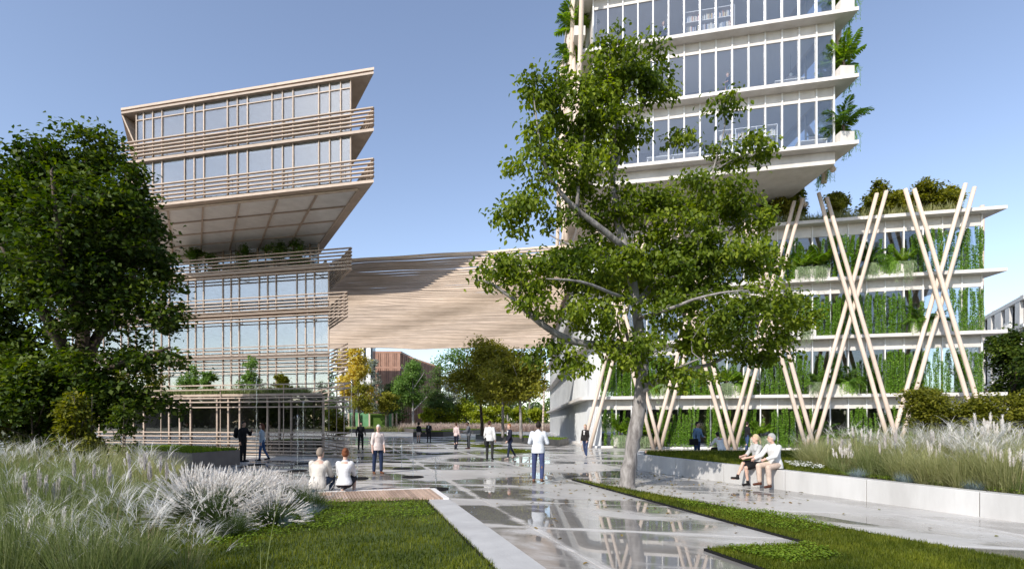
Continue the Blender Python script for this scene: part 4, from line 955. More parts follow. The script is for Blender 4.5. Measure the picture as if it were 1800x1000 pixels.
# roof garden shrubs on the planted block and terrace shrubs on the office building
RG = 'roof garden trees on the planted block'
RL = ('olive roof tree just under the outer corner of the tower soffit', 'shrubby roof tree behind the pole tops beside the tower soffit', 'lone small round roof tree between two pairs of crossing poles', 'full olive roof tree standing beside the second last poles',
      'low shrubby tree next to the tallest roof tree', 'tallest and broadest tree on the planted block\'s roof', 'low tree behind the last pole tops by the roof corner', 'roof tree tucked deepest under the tower soffit')
def roofy(px, py, A, off): 
    p = onplane(A - NF * off, px); return p
for i, (px, py, w_, off) in enumerate(((1372, 324, 72, .9), (1400, 334, 56, 1.4), (1470, 338, 50, .8), (1545, 318, 66, 1.0), (1582, 332, 54, 1.5), (1628, 314, 82, .9), (1668, 330, 54, 1.3), (1346, 342, 46, 1.4))):
    p = roofy(px, py, BA, off)
    simple_tree('roof_tree', px, py, p.y, w_, RL[i], 220 + i, 'lf_shrub' if i % 2 else 'lf_olive', 'bark_d', .1, 130, 40, .18, .11, RG, .2, stems=3, cat='tree', z0=14.45)
rs = np.random.default_rng(9); nn = 5200; t = rs.uniform(0, 1, nn); pa, pb = onplane(BA + NF * .35, 1330), onplane(BA + NF * .35, 1695)
bb = np.column_stack([pa.x + (pb.x - pa.x) * t, pa.y + (pb.y - pa.y) * t + rs.uniform(0, 1.6, nn), np.full(nn, 14.45)])
v, f, _ = blades(bb, rs.uniform(.25, .85, nn), rs.uniform(.03, .06, nn), rs.uniform(.1, .9, nn), rs.uniform(0, 6.28, nn), 3)
put('roof_grass', arrmesh('roof_grass', v, f, 'gr_olive'), None, label='band of rough grass along the planted block\'s roof edge', cat='grass', kind='stuff')
TG = 'terrace shrubs on the office building'
for i, (px, py, w_, A, z0, s0, lf) in enumerate(((345, 432, 44, MC, 12.55, .6, 'lf_fern'), (375, 444, 34, MC, 12.55, .6, 'lf_fern'), (428, 428, 40, MC, 12.55, .6, 'lf_fern'), (488, 418, 50, MC, 12.55, .6, 'lf_fern'), (524, 420, 46, MC, 12.55, .8, 'lf_fern'),
        (205, 640, 60, PC, 3.22, 2.2, 'lf_shrub'), (335, 640, 58, PC, 3.22, 2.2, 'lf_birch'), (366, 652, 36, PC, 3.22, 1.8, 'lf_birch'), (440, 626, 58, PC, 3.22, 2.0, 'lf_birch'), (495, 657, 40, PC, 3.22, 1.8, 'lf_shrub'), (270, 648, 50, PC, 3.22, 2.0, 'lf_shrub'))):
    p = onplane(A - NF * s0, px)
    simple_tree('terrace_shrub', px, py, p.y, w_, ('feathery shrub behind the top louvres of the recessed terrace' if A is MC else ('light green leafy shrub on the podium roof terrace' if lf == 'lf_birch' else 'olive rounded shrub on the podium roof terrace')), 240 + i, lf, 'bark_d', .12, 70, 26, .14, .08, TG if A is MC else 'shrubs on the podium roof terrace', .2, stems=3, cat='shrub', z0=z0)
nn = 6000; t = rs.uniform(0, 1, nn); pa, pb = onplane(PC - NF * .3, 160), onplane(PC - NF * .3, 535)
bb = np.column_stack([pa.x + (pb.x - pa.x) * t, pa.y + (pb.y - pa.y) * t + rs.uniform(0, 1.3, nn), np.full(nn, 3.22)])
v, f, _ = blades(bb, rs.uniform(.15, .55, nn), rs.uniform(.02, .045, nn), rs.uniform(.1, .9, nn), rs.uniform(0, 6.28, nn), 3)
put('terrace_grass', arrmesh('terrace_grass', v, f, 'gr_green'), None, label='band of mixed grasses along the podium roof edge', cat='grass', kind='stuff')
# ------------------------------------------------------------------ people
SKIN = {'light': (.62, .40, .31), 'tan': (.45, .27, .19), 'dark': (.14, .075, .05)}
CM = {}
def cloth(c, rough=.85):
    k = tuple(round(x, 3) for x in c)
    if k not in CM:
        CM[k] = pm('cloth', c, tuple(x * .72 for x in c), 5, rough, .35, 22, coord='obj', spec=.2)
    return CM[k]
def skinmat(k):
    if k not in CM:
        m = pm('skin', SKIN[k], tuple(x * .88 for x in SKIN[k]), 9, .5, .05, coord='obj', spec=.35)
        b = m.node_tree.nodes['Principled BSDF']; b.inputs['Subsurface Weight'].default_value = .08; b.inputs['Subsurface Radius'].default_value = (.02, .008, .004); CM[k] = m
    return CM[k]
REM = []
def loft(q, secs, n=18):
    """closed tube of elliptical sections: (centre, half width, half depth)"""
    vs_ = []; fs_ = []
    for c, a, b in secs:
        for j in range(n):
            t = 2 * math.pi * j / n; vs_.append((c[0] + a * math.cos(t), c[1] + b * math.sin(t), c[2]))
    for i in range(len(secs) - 1):
        for j in range(n): fs_.append((i * n + j, i * n + (j + 1) % n, (i + 1) * n + (j + 1) % n, (i + 1) * n + j))
    fs_ += [tuple(range(n - 1, -1, -1)), tuple((len(secs) - 1) * n + j for j in range(n))]
    return q.add(vs_, fs_)
def cap(q, a, b, r0, r1, n=12):
    """capsule with its own end radii"""
    a, b = Vector(a), Vector(b); d = (b - a); L = d.length
    if L < 1e-5: return q.ell(a, (r0, r0, r0), n, 8)
    d.normalize(); pts = []; rr = []
    for t in (-1, -.85, -.5): pts.append(a + d * r0 * t * .999); rr.append(r0 * math.sqrt(max(.004, 1 - t * t)))
    pts.append(a); rr.append(r0); pts.append(b); rr.append(r1)
    for t in (.5, .85, 1): pts.append(b + d * r1 * t * .999); rr.append(r1 * math.sqrt(max(.004, 1 - t * t)))
    return q.tube(pts, rr, n)
def remeshed(q, name, mat, parent, vox, sm=4):
    o = put(name, q.mesh(name, mat, True), parent, local=True)
    m = o.modifiers.new('remesh', 'REMESH'); m.mode = 'VOXEL'; m.voxel_size = vox; m.use_smooth_shade = True
    if sm: k = o.modifiers.new('smooth', 'SMOOTH'); k.factor = .5; k.iterations = sm
    REM.append(o); return o
def person(loc, face, label, h=1.75, skin='light', top=(.7, .7, .7), bottom=(.05, .06, .1), shoe=(.03, .025, .02), hair=(.05, .03, .02), hairstyle='short',
           legs=((2, 4, 3), (-3, 4, 3)), arms=((5, 8, 12, 0), (-4, 8, 12, 0)), lean=2, seat=None, female=False, skirt=None, sleeves=1, jacket=None, boots=False, turn=0, nod=0, vox=.013, group=None, barelegs=False, loose=0.0):
    """one posed figure; face is the heading in degrees (0 looks at the viewer, 90 to the viewer's right, 180 away)
    legs: (thigh forward, knee bend, splay) and arms: (forward, out, elbow bend, forearm inward), right then left"""
    k = h / 1.75; rd = math.radians; root = thing('person', loc, label, 'person', group or 'people in the plaza', rd(face), (k, k, k))
    HZ = .93; sw = .165 if female else .19; hw = .095 if female else .09
    def rx(v, a): a = rd(a); return Vector((v.x, v.y * math.cos(a) - v.z * math.sin(a), v.y * math.sin(a) + v.z * math.cos(a)))
    hips = []; J = {}
    for i, s in enumerate((1, -1)):
        a, b, sp = legs[i]; th = Vector((s * math.sin(rd(sp)), -math.sin(rd(a)), -math.cos(rd(a)))).normalized()
        sh = Vector((s * math.sin(rd(sp)) * .3, -math.sin(rd(a - b)), -math.cos(rd(a - b)))).normalized()
        hp = Vector((s * hw, 0, 0)); kn = hp + th * .43; an_ = kn + sh * .42; J[s] = (hp, kn, an_)
    low = min(J[1][2].z, J[-1][2].z); off = (.085 - low) if seat is None else seat / k + .10
    O = Vector((0, 0, off))
    sd = rx(Vector((0, 0, 1)), lean); hipc = O; chest = O + sd * .33; neck = O + sd * .535; headc = neck + rx(Vector((0, -.012, .155)), lean * .5 + nod)
    ht = Matrix.Rotation(rd(turn), 3, 'Z') @ Matrix.Rotation(rd(nod), 3, 'X')
    A = {}
    for i, s in enumerate((1, -1)):
        a, ab, e, inn = arms[i]; shd = O + sd * .462 + Vector((s * sw, 0, 0))
        up = Vector((s * math.sin(rd(ab)), -math.sin(rd(a)) * math.cos(rd(ab)), -math.cos(rd(a)) * math.cos(rd(ab))))
        fo = Vector((-s * math.sin(rd(inn)) + s * .05, -math.sin(rd(a + e)) * math.cos(rd(inn)), -math.cos(rd(a + e)) * math.cos(rd(inn)))).normalized()
        el = shd + up * .285; wr = el + fo * .25; A[s] = (shd, el, wr, fo)
    # body: one continuous surface
    q = MB()
    q.ell(headc + Vector((0, 0, .015)), (.072, .088, .112), 14, 10, ht); q.ell(headc + ht @ Vector((0, -.028, -.06)), (.052, .058, .058), 12, 8, ht)
    cap(q, headc + ht @ Vector((0, -.088, .012)), headc + ht @ Vector((0, -.103, -.022)), .009, .014, 8)
    for s in (1, -1): q.ell(headc + ht @ Vector((s * .074, .008, -.008)), (.012, .02, .03), 8, 6, ht)
    q.ell(headc + ht @ Vector((0, -.078, -.062)), (.024, .014, .012), 8, 6, ht)
    cap(q, neck - sd * .05, headc - Vector((0, -.01, .06)), .052, .048)
    q.ell(hipc + sd * .02, (.15 if not female else .155, .095, .12), 14, 9); q.ell(O + sd * .2, (.125 if not female else .11, .09, .17), 14, 9); q.ell(chest + sd * .05, (.155 if not female else .14, .10, .16), 14, 9)
    for s in (1, -1):
        hp, kn, an_ = [O + p for p in J[s]]
        cap(q, hp, kn, .078, .050); cap(q, kn, an_, .05, .034); q.ell(kn.lerp(an_, .3) + Vector((0, .015, 0)), (.045, .05, .1), 10, 7)
        fd = Vector((s * .12, -1, 0)).normalized(); cap(q, an_ + Vector((0, .03, -.045)), an_ + fd * .15 + Vector((0, 0, -.058)), .034, .026)
        shd, el, wr, fo = A[s]
        cap(q, shd - Vector((s * .02, 0, 0)), el, .052, .039); cap(q, el, wr, .039, .026)
        # hand: palm, four fingers and a thumb
        side = fo.cross(Vector((s, .0, .0))); side = side.normalized() if side.length > .1 else Vector((0, 1, 0))
        pl = wr + fo * .055; q.ell(pl, (.018, .04, .05), 10, 7, Matrix((Vector((s, 0, 0)), side, fo)).transposed().normalized()) if False else cap(q, wr, wr + fo * .075, .027, .03, 10)
        for j, ln in enumerate((.062, .075, .07, .052)):
            bpt = wr + fo * .085 + side * (.03 - .02 * j); cv = Vector((-s * .35, 0, 0))
            cap(q, bpt, bpt + (fo + cv * .4).normalized() * ln * .55, .0095, .009, 6); m2 = bpt + (fo + cv * .4).normalized() * ln * .55; cap(q, m2, m2 + (fo + cv * 1.3).normalized() * ln * .5, .009, .0075, 6)
        tb = wr + fo * .03 + side * .03; cap(q, tb, tb + (fo + side * .8).normalized() * .05, .011, .0095, 6)
    bd_ = remeshed(q, 'body', skinmat(skin), root, min(vox, .0105) if vox < .015 else vox, 3)
    # top
    I = .014 + loose; q = MB(); ext = .06 if skirt is None else .02
    fw = .9 if female else 1.0; ww = .84 if female else .95; hem = -.02 if skirt is not None else (-.10 if loose > .009 else -.05)
    loft(q, [(O + sd * hem, .168 + I, .122 + I), (O + sd * .04, .165 + I, .118 + I), (O + sd * .17, (.138 + I) * ww, (.098 + I) * .97), (O + sd * .26, (.142 + I) * ww, .100 + I),
             (O + sd * .37, (.165 + I) * fw, .112 + I * .8), (O + sd * .44, (.165 + I * .5) * fw, .100 + I * .5), (O + sd * .495, .118 * fw, .075), (O + sd * .54, .066, .058)])
    cap(q, neck - sd * .06, neck - sd * .005, .062, .055)
    if female: 
        for s in (1, -1): q.ell(chest + sd * .05 + Vector((s * .06, -.085, 0)), (.058, .045, .058), 10, 8)
    for s in (1, -1):
        shd, el, wr, fo = A[s]; cap(q, shd - Vector((s * .02, 0, 0)), el, .060 + I * .5, .046 + I * .5)
        if sleeves >= 1: cap(q, el, el.lerp(wr, .9), .047 + I * .5, .036 + I * .4)
        elif sleeves > .3: cap(q, el, el.lerp(wr, .25), .046 + I * .5, .043 + I * .4)
    tp_o = remeshed(q, 'jacket' if jacket else 'shirt', cloth(jacket or top), root, vox, 3 if seat is None else 7)
    if jacket:
        q = MB(); f_ = sd * 0; 
        q.hexa([chest + Vector((-.035, -.116 - I, -.06)), chest + Vector((.035, -.116 - I, -.06)), chest + Vector((.035, -.10 - I, -.06)), chest + Vector((-.035, -.10 - I, -.06)),
                chest + Vector((-.05, -.098 - I, .15)), chest + Vector((.05, -.098 - I, .15)), chest + Vector((.05, -.07 - I, .16)), chest + Vector((-.05, -.07 - I, .16))])
        o = put('shirt_front', q.mesh('shirt_front', cloth(top)), tp_o, local=True)
    # legs
    if skirt is None:
        q = MB(); q.ell(hipc + sd * .015, (.158, .106, .125), 16, 10)
        for s in (1, -1):
            hp, kn, an_ = [O + p for p in J[s]]; lw = loose * .8
            cap(q, hp, kn, .088 + lw, .060 + lw); cap(q, kn, kn.lerp(an_, .93), .061 + lw, .046 + lw)
            q.ell(hp + Vector((s * .01, .03, .0)), (.08, .07, .09), 10, 8)
        remeshed(q, 'trousers', cloth(bottom), root, vox, 3)
    else:
        q = MB(); q.ell(hipc + sd * .02, (.16, .11, .12), 16, 10)
        for s in (1, -1):
            hp, kn, an_ = [O + p for p in J[s]]; e_ = hp.lerp(kn, skirt); cap(q, hp, e_, .095, .088)
        e1, e2 = (O + J[1][0]).lerp(O + J[1][1], skirt * .95), (O + J[-1][0]).lerp(O + J[-1][1], skirt * .95)
        cap(q, e1, e2, .085, .085); cap(q, O + Vector((0, 0, -.03)), (e1 + e2) / 2, .1, .09)
        remeshed(q, 'skirt', cloth(bottom), root, vox, 4)
    for s in (1, -1):
        q = MB(); hp, kn, an_ = [O + p for p in J[s]]; fd = Vector((s * .12, -1, 0)).normalized()
        a_ = legs[0 if s > 0 else 1]; pit = rd(a_[0] - a_[1]) * .5
        fd = (fd + Vector((0, 0, math.sin(pit) * .6))).normalized(); hl = an_ + Vector((0, .032, -.048))
        cap(q, hl, an_ + fd * .165 + Vector((0, 0, -.055)), .040, .034); cap(q, hl, an_ + fd * .165 + Vector((0, 0, -.066)), .030, .027)
        cap(q, an_ + Vector((0, .005, -.02)), an_.lerp(kn, .55 if boots else .1), .043, .055 if boots else .042)
        remeshed(q, 'boot' if boots else 'shoe', cloth(shoe, .5), root, vox, 2)
    # hair and eyes
    q = MB(); hc = headc + Vector((0, 0, .015))
    if hairstyle != 'bald':
        th = {'short': .008, 'crop': .003, 'long': .014, 'bun': .008, 'pony': .009, 'afro': .045}.get(hairstyle, .008)
        cpt = MB(); cpt.ell((0, 0, 0), (.074 + th, .091 + th, .113 + th), 18, 14)
        for v in range(len(cpt.v)):
            x, y, z = cpt.v[v]
            lim = .035 if y < -.045 else (.0 if y < .0 else -.065)
            if z < lim: x *= .86; y = y * .86 + (.012 if y < 0 else 0); z = max(z, lim - .03) 
            cpt.v[v] = tuple(hc + ht @ Vector((x, y + .008, z + .004)))
        q.add(cpt.v, cpt.f)
        if hairstyle == 'long':
            cap(q, hc + ht @ Vector((0, .06, 0)), hc + Vector((0, .085, -.26)), .075, .06); 
            for s in (1, -1): cap(q, hc + ht @ Vector((s * .066, .02, .02)), hc + Vector((s * .075, .03, -.2)), .03, .028)
        if hairstyle == 'bun': q.ell(hc + ht @ Vector((0, .085, .06)), (.04, .04, .04), 10, 8)
        if hairstyle == 'pony': cap(q, hc + ht @ Vector((0, .10, .02)), hc + ht @ Vector((0, .15, -.16)), .032, .014)
        remeshed(q, 'hair', cloth(hair, .6), root, vox * .8, 2)
    for s in (1, -1):
        q = MB(); q.ell(headc + ht @ Vector((s * .029, -.079, .012)), (.011, .008, .006), 8, 6); put('eye', q.mesh('eye', cloth((.03, .02, .015), .3), True), bd_, local=True)
    return root
def seat_rot(d): return math.degrees(math.atan2(d.x, -d.y))
W_, B_, DENIM, NAVY, GREY = (.72, .71, .69), (.014, .014, .016), (.045, .075, .16), (.018, .02, .035), (.12, .125, .135)
person(G(427, 811), 80, 'man in black with a rucksack, hand raised to his mouth, by the podium', 1.80, 'tan', B_, B_, B_, (.015, .012, .01), 'short', ((0, 2, 3), (2, 3, 3)), ((30, 10, 110, 25), (-4, 8, 15, 0)), 3, loose=.012)
person(G(461, 809), -70, 'woman in pale blue sweater and jeans facing the man in black', 1.70, 'light', (.36, .43, .50), (.035, .08, .19), (.012, .012, .014), (.11, .04, .02), 'long', ((10, 6, 2), (-10, 16, 2)), ((-3, 6, 10, 0), (2, 6, 10, 0)), 1, female=True)
person(G(634, 790.5), 40, 'man dressed all in black standing alone on the plaza', 1.78, 'tan', B_, B_, B_, (.012, .01, .01), 'short', ((0, 2, 4), (0, 2, 4)), ((15, 8, 30, 10), (-8, 18, 30, 0)), 1, vox=.016, loose=.008)
person(G(664, 832), 35, 'white-haired woman in pale blouse, jeans and brown boots', 1.68, 'light', (.74, .62, .57), (.022, .035, .08), (.14, .055, .025), (.62, .58, .52), 'crop', ((2, 3, 3), (-2, 3, 3)), ((4, 8, 16, 4), (-2, 8, 14, 0)), 2, female=True, sleeves=.5, boots=True, loose=.014, vox=.011, turn=-35, nod=12)
person(G(558, 863, .06), 178, 'grey-haired man in a cream jacket sitting on the deck, seen from behind', 1.93, 'light', (.64, .59, .52), (.06, .09, .15), (.03, .02, .015), (.30, .24, .19), 'short', ((108, 122, 14), (104, 122, 12)), ((22, 4, 50, 15), (22, 5, 50, 15)), 14, seat=.07, loose=.014, vox=.011, nod=4, turn=-18)
person(G(605, 863, .06), 182, 'red-haired woman in white blouse and dark skirt sitting on the deck', 1.88, 'light', (.74, .73, .73), (.03, .028, .036), (.02, .02, .02), (.20, .07, .03), 'bun', ((108, 122, 4), (106, 122, 4)), ((28, 2, 70, 30), (28, 2, 70, 30)), 8, seat=.07, female=True, skirt=.8, loose=.006, vox=.011, turn=14)
person(G(736, 777.5), 170, 'woman in dark top and patterned short skirt with curly dark hair', 1.72, 'tan', B_, (.40, .34, .32), B_, (.02, .014, .01), 'afro', ((3, 4, 2), (-6, 8, 2)), ((5, 8, 25, 10), (2, 8, 20, 0)), 1, female=True, skirt=.6, vox=.017)
person(G(754, 777.5), -10, 'man in black suit and grey shirt beside the woman in a short skirt', 1.80, 'light', (.35, .35, .36), B_, B_, (.05, .03, .02), 'short', ((0, 2, 4), (0, 2, 3)), ((20, 14, 60, -20), (0, 8, 16, 0)), 1, jacket=(.012, .012, .014), vox=.017)
person(G(802, 789.5), 155, 'woman in pale pink top and dark trousers facing the man in grey', 1.72, 'light', (.62, .49, .46), (.012, .014, .028), B_, (.10, .05, .03), 'bun', ((4, 4, 2), (-8, 12, 3)), ((8, 10, 40, 20), (0, 8, 25, 0)), 1, female=True, vox=.016)
person(G(824, 788.5), -75, 'bald man in a grey suit reading beside the woman in pink', 1.80, 'dark', GREY, (.055, .058, .062), (.06, .02, .012), (.012, .01, .01), 'crop', ((0, 2, 3), (4, 4, 3)), ((25, 6, 55, 15), (25, 6, 55, 15)), 3, vox=.016, nod=15, loose=.01)
person(G(861, 807), 165, 'man in white shirt and dark loose trousers with a jacket over his arm', 1.83, 'tan', W_, (.035, .034, .033), B_, (.05, .02, .014), 'short', ((2, 2, 5), (-4, 4, 5)), ((4, 10, 18, 0), (-6, 10, 20, 0)), -2, vox=.014, loose=.014, turn=-40)
person(G(896, 807), -60, 'fair-haired woman in navy blazer walking in jeans and pale shoes', 1.70, 'light', W_, (.022, .03, .06), (.55, .42, .36), (.42, .18, .07), 'short', ((16, 8, 2), (-20, 14, 2)), ((14, 6, 25, 4), (-16, 6, 12, 0)), 2, female=True, jacket=(.020, .02, .035), vox=.014)
person(G(946, 847), 168, 'man in white shirt and blue jeans seen from behind in the plaza', 1.79, 'dark', (.70, .73, .78), (.05, .065, .15), (.16, .075, .045), (.02, .014, .01), 'crop', ((4, 3, 4), (-10, 12, 5)), ((12, 14, 75, 30), (12, 14, 75, 30)), 1, vox=.011, loose=.012, nod=18)
person(G(1029, 804), -40, 'fair woman in black leather jacket and jeans by the block corner', 1.66, 'light', (.66, .64, .62), (.045, .065, .14), (.6, .58, .56), (.45, .33, .18), 'pony', ((8, 4, 2), (-10, 14, 3)), ((4, 10, 25, 6), (-2, 10, 25, 6)), 1, female=True, jacket=(.022, .02, .02), vox=.014)
person(Vector((8.22, 22.75, 0)), 30, 'man in denim shirt carrying a black shoulder bag behind the bench', 1.78, 'tan', (.14, .22, .33), (.03, .055, .13), B_, (.012, .01, .01), 'short', ((0, 2, 3), (2, 3, 3)), ((12, 8, 70, 30), (0, 8, 20, 0)), 2, turn=25)
person(Vector((9.05, 22.1, 0)), 195, 'man in white shirt sitting on the timber bench, seen from behind', 1.66, 'tan', W_, B_, B_, (.012, .01, .01), 'short', ((86, 80, 12), (84, 80, 10)), ((30, 14, 50, 20), (30, 14, 50, 20)), 26, seat=.52, loose=.02, nod=10)
person(Vector((14.05, 30.6, 0)), 100, 'man in black jacket and jeans talking on his phone by the poles', 1.80, 'light', B_, (.04, .07, .15), B_, (.03, .02, .015), 'short', ((10, 4, 4), (-10, 6, 4)), ((50, 14, 135, 10), (0, 10, 25, 0)), -1, turn=20)
ws = (W1 - W0).normalized(); wf = -wn
sa = W0.lerp(W1, .405); sb_ = W0.lerp(W1, .452)
wsd = G(1333, 855); t1 = (wsd - W0).dot(ws); p1 = W0 + ws * (t1 - .14) + wn * .10; p2 = W0 + ws * (t1 + .44) + wn * .10
fa = seat_rot(wf)
person(p1, fa - 10, 'fair woman in grey top and black skirt sitting on the white wall', 1.70, 'light', (.50, .50, .49), (.012, .012, .013), (.012, .01, .01), (.55, .42, .26), 'pony', ((74, 84, -6), (90, 62, -6)), ((30, 4, 48, 22), (34, 4, 48, 22)), 4, seat=.53, female=True, skirt=.78, sleeves=0, vox=.011, turn=-15, group='people sitting')
person(p2, fa - 4, 'grey-haired man in white shirt and beige trousers sitting on the white wall', 1.80, 'light', W_, (.60, .47, .38), (.10, .035, .02), (.42, .41, .40), 'short', ((82, 84, 10), (86, 92, 6)), ((38, 8, 36, 14), (36, 8, 36, 8)), 10, seat=.53, loose=.014, vox=.011, turn=-35, nod=8, group='people sitting')
# things they carry
q = MB(); q.box((0, 0, .17), (.36, .11, .28)); q.box((0, -.06, .24), (.36, .012, .14)); 
bagloc = Vector((7.98, 22.5, .72)); bag = thing('shoulder_bag', bagloc, 'black shoulder bag hanging at the denim-shirted man\'s hip', 'bag')
put('bag_body', q.mesh('bag_body', cloth((.012, .012, .013))), bag, local=True)
q = MB(); q.tube([(-.12, 0, .3), (-.05, .03, .55), (.1, .12, .74), (.2, .2, .6), (.14, .06, .3)], .014, 6); put('strap', q.mesh('strap', cloth((.012, .012, .013)), True), bag, local=True)
rk = thing('rucksack', G(420.5, 811) + Vector((0, 0, 1.0)), 'black rucksack on the back of the man in black', 'rucksack', rz=math.radians(80))
q = MB(); q.ell((0, .14, .27), (.15, .09, .24), 14, 10); put('bag_body', q.mesh('bag_body', cloth(B_), True), rk, local=True)
q = MB(); q.ell((0, .22, .18), (.10, .05, .1), 12, 8); put('pocket', q.mesh('pocket', cloth((.03, .03, .032)), True), rk, local=True)
jk = thing('carried_jacket', G(853.5, 807) + Vector((0, -.05, .62)), 'dark jacket hanging over the arm of the man in white', 'jacket')
q = MB(); 
for i in range(5): q.ell((R.uniform(-.03, .03), R.uniform(-.02, .02), .06 + i * .07), (.10 - abs(i - 2) * .012, .045, .07), 10, 7, Matrix.Rotation(R.uniform(-.3, .3), 3, 'Y'))
put('cloth_folds', q.mesh('cloth_folds', cloth((.03, .03, .032)), True), jk, local=True)
# people inside the buildings
def inside_person(px, py, Y, label, z0, **k):
    p = D(px, py, Y); p.z = z0; return person(p, label=label, vox=.02, group='people seen through glass', **k)
inside_person(272, 742, 32.0, 'fair-haired woman in grey behind the podium glass', .05, face=20, h=1.7, top=(.18, .18, .19), bottom=(.05, .05, .06), hair=(.3, .16, .08), hairstyle='long', female=True)
inside_person(330, 742, 31.0, 'woman in dark jacket over white behind the podium glass', .05, face=-40, h=1.7, top=W_, jacket=(.02, .02, .022), bottom=(.03, .03, .035), hair=(.12, .05, .03), hairstyle='short', female=True)
inside_person(475, 742, 29.6, 'person in beige jacket seen from behind inside the podium', .05, face=180, h=1.74, top=(.45, .36, .29), bottom=(.30, .27, .25), hair=(.08, .05, .03))
inside_person(481, 670, 36.8, 'person in dark suit behind the glass above the podium', 3.25, face=-20, h=1.72, top=W_, jacket=(.03, .03, .035), hair=(.15, .07, .04))
inside_person(1166, 60, 31.5, 'man in dark suit and tie behind the tower\'s upper glass', 24.5, face=0, h=1.85, top=W_, jacket=(.04, .045, .06), bottom=(.04, .045, .06), hair=(.3, .22, .15))
inside_person(1280, 150, 30.55, 'fair woman in dark top behind the tower\'s middle glass', 20.85, face=-80, h=1.72, top=(.06, .07, .09), bottom=(.25, .32, .42), hair=(.4, .26, .14), female=True, sleeves=0, arms=((20, 6, 40, 0), (0, 6, 10, 0)))

# ------------------------------------------------------------------ furniture behind the glass
def desk(p, ang, label, z, group):
    t = thing('desk', Vector((p.x, p.y, z)), label, 'desk', group, ang)
    q = MB(); q.box((0, 0, .73), (1.6, .75, .04)); put('desk_top', q.mesh('desk_top', 'white_metal'), t, local=True)
    for sx in (-1, 1):
        q = MB(); q.box((sx * .74, 0, .355), (.05, .6, .71)); put('leg', q.mesh('leg', 'white_metal'), t, local=True)
    q = MB(); q.box((.2, .1, 1.0), (.55, .03, .34)); q.box((.2, .12, .80), (.05, .03, .1)); put('screen', q.mesh('screen', 'interior_d'), t, local=True)
    return t
def chair(p, ang, label, z, group):
    t = thing('chair', Vector((p.x, p.y, z)), label, 'chair', group, ang)
    q = MB(); q.box((0, 0, .46), (.46, .46, .05)); put('seat', q.mesh('seat', 'white_metal'), t, local=True)
    q = MB(); q.box((0, .22, .74), (.44, .04, .36)); put('backrest', q.mesh('backrest', 'white_metal'), t, local=True)
    for sx in (-1, 1):
        for sy in (-1, 1):
            q = MB(); q.tube([(sx * .2, sy * .2, .45), (sx * .22, sy * .24, 0)], .014, 6); put('leg', q.mesh('leg', 'white_metal'), t, local=True)
    return t
def shelf(p, ang, w_, label, z):
    t = thing('bookshelf', Vector((p.x, p.y, z)), label, 'bookshelf', None, ang); hh = 1.9; n_ = max(2, int(w_ / .9))
    q = MB()
    for i in range(n_ + 1): q.box((-w_ / 2 + w_ * i / n_, 0, hh / 2), (.04, .34, hh))
    put('frame', q.mesh('frame', 'white_metal'), t, local=True, kind='stuff') if False else put('uprights', q.mesh('uprights', 'white_metal'), t, local=True)
    for z_ in (.05, .66, 1.27, 1.88): q = MB(); q.box((0, 0, z_), (w_ - .045, .33, .035)); put('shelf_board', q.mesh('shelf_board', 'white_metal'), t, local=True)
    q = MB()
    for z_ in (.07, .68, 1.29):
        for i in range(n_):
            x = -w_ / 2 + w_ * i / n_ + .06
            while x < -w_ / 2 + w_ * (i + 1) / n_ - .1:
                wd_ = R.uniform(.025, .05); hb = R.uniform(.25, .4)
                if R.random() < .8: q.box((x, 0, z_ + hb / 2), (wd_ * .9, .24, hb))
                x += wd_
    put('books', q.mesh('books', 'book'), t, local=True, kind='stuff')
for i, px in enumerate((230, 262, 300, 345, 388, 440, 500)):
    desk(onplane(PC - NF * (3.6 + (i % 2) * 1.2), px), UANG, 'white reception desk behind the podium glass', .05, 'desks in the podium')
for z, lst in ((9.55, (350, 420, 455, 500, 540)), (6.5, (330, 390, 450, 490, 530)), (15.17, (290, 340, 400, 450, 520, 560))):
    for i, px in enumerate(lst):
        A = MC if z < 12 else TC
        desk(onplane(A - NF * (1.5 + (i % 2) * .8), px), UANG, {9.55: 'white desk on the storey under the recessed terrace', 6.5: 'white desk on the storey above the podium terrace', 15.17: 'white desk on the lower leaning storey'}[z], z, 'desks behind the louvres at height %d' % int(z))
shelf(onplane(TR - NF * .35, 1246), UANG, 2.8, 'white bookshelf full of books behind the tower\'s upper glass', 24.5)
shelf(onplane(TR - NF * .4, 1310), UANG, 3.4, 'long white bookshelf behind the tower\'s lowest glass', 17.2)
for px in (1325, 1352, 1377, 1401): chair(onplane(TR - NF * .45, px), UANG + R.uniform(-.3, .3), 'white chair in the row behind the tower\'s upper glass', 24.5, 'chairs in the tower')
for px, z in ((1385, 20.85), (1425, 17.2), (1160, 17.2), (1205, 17.2), (1250, 17.2)): desk(onplane(TR - NF * .6, px), UANG, 'white desk behind the tower\'s lowest glass' if z < 20 else 'white desk behind the tower\'s middle glass', z, 'desks in the tower')
for i in range(2):
    p = onplane(TR - NF * 1.4, 1388 + 0 * i); 
lmp = thing('pendant_lamp', onplane(TR - NF * 1.5, 1390) + ZZ * 22.6, 'small white pendant lamp behind the tower\'s middle glass', 'lamp')
q = MB(); q.ell((0, 0, 0), (.11, .11, .13)); put('lamp_shade', q.mesh('lamp_shade', 'white_metal', True), lmp, local=True)
q = MB(); q.tube([(0, 0, .1), (0, 0, 1.35)], .008, 6); put('cord', q.mesh('cord', 'black'), lmp, local=True)
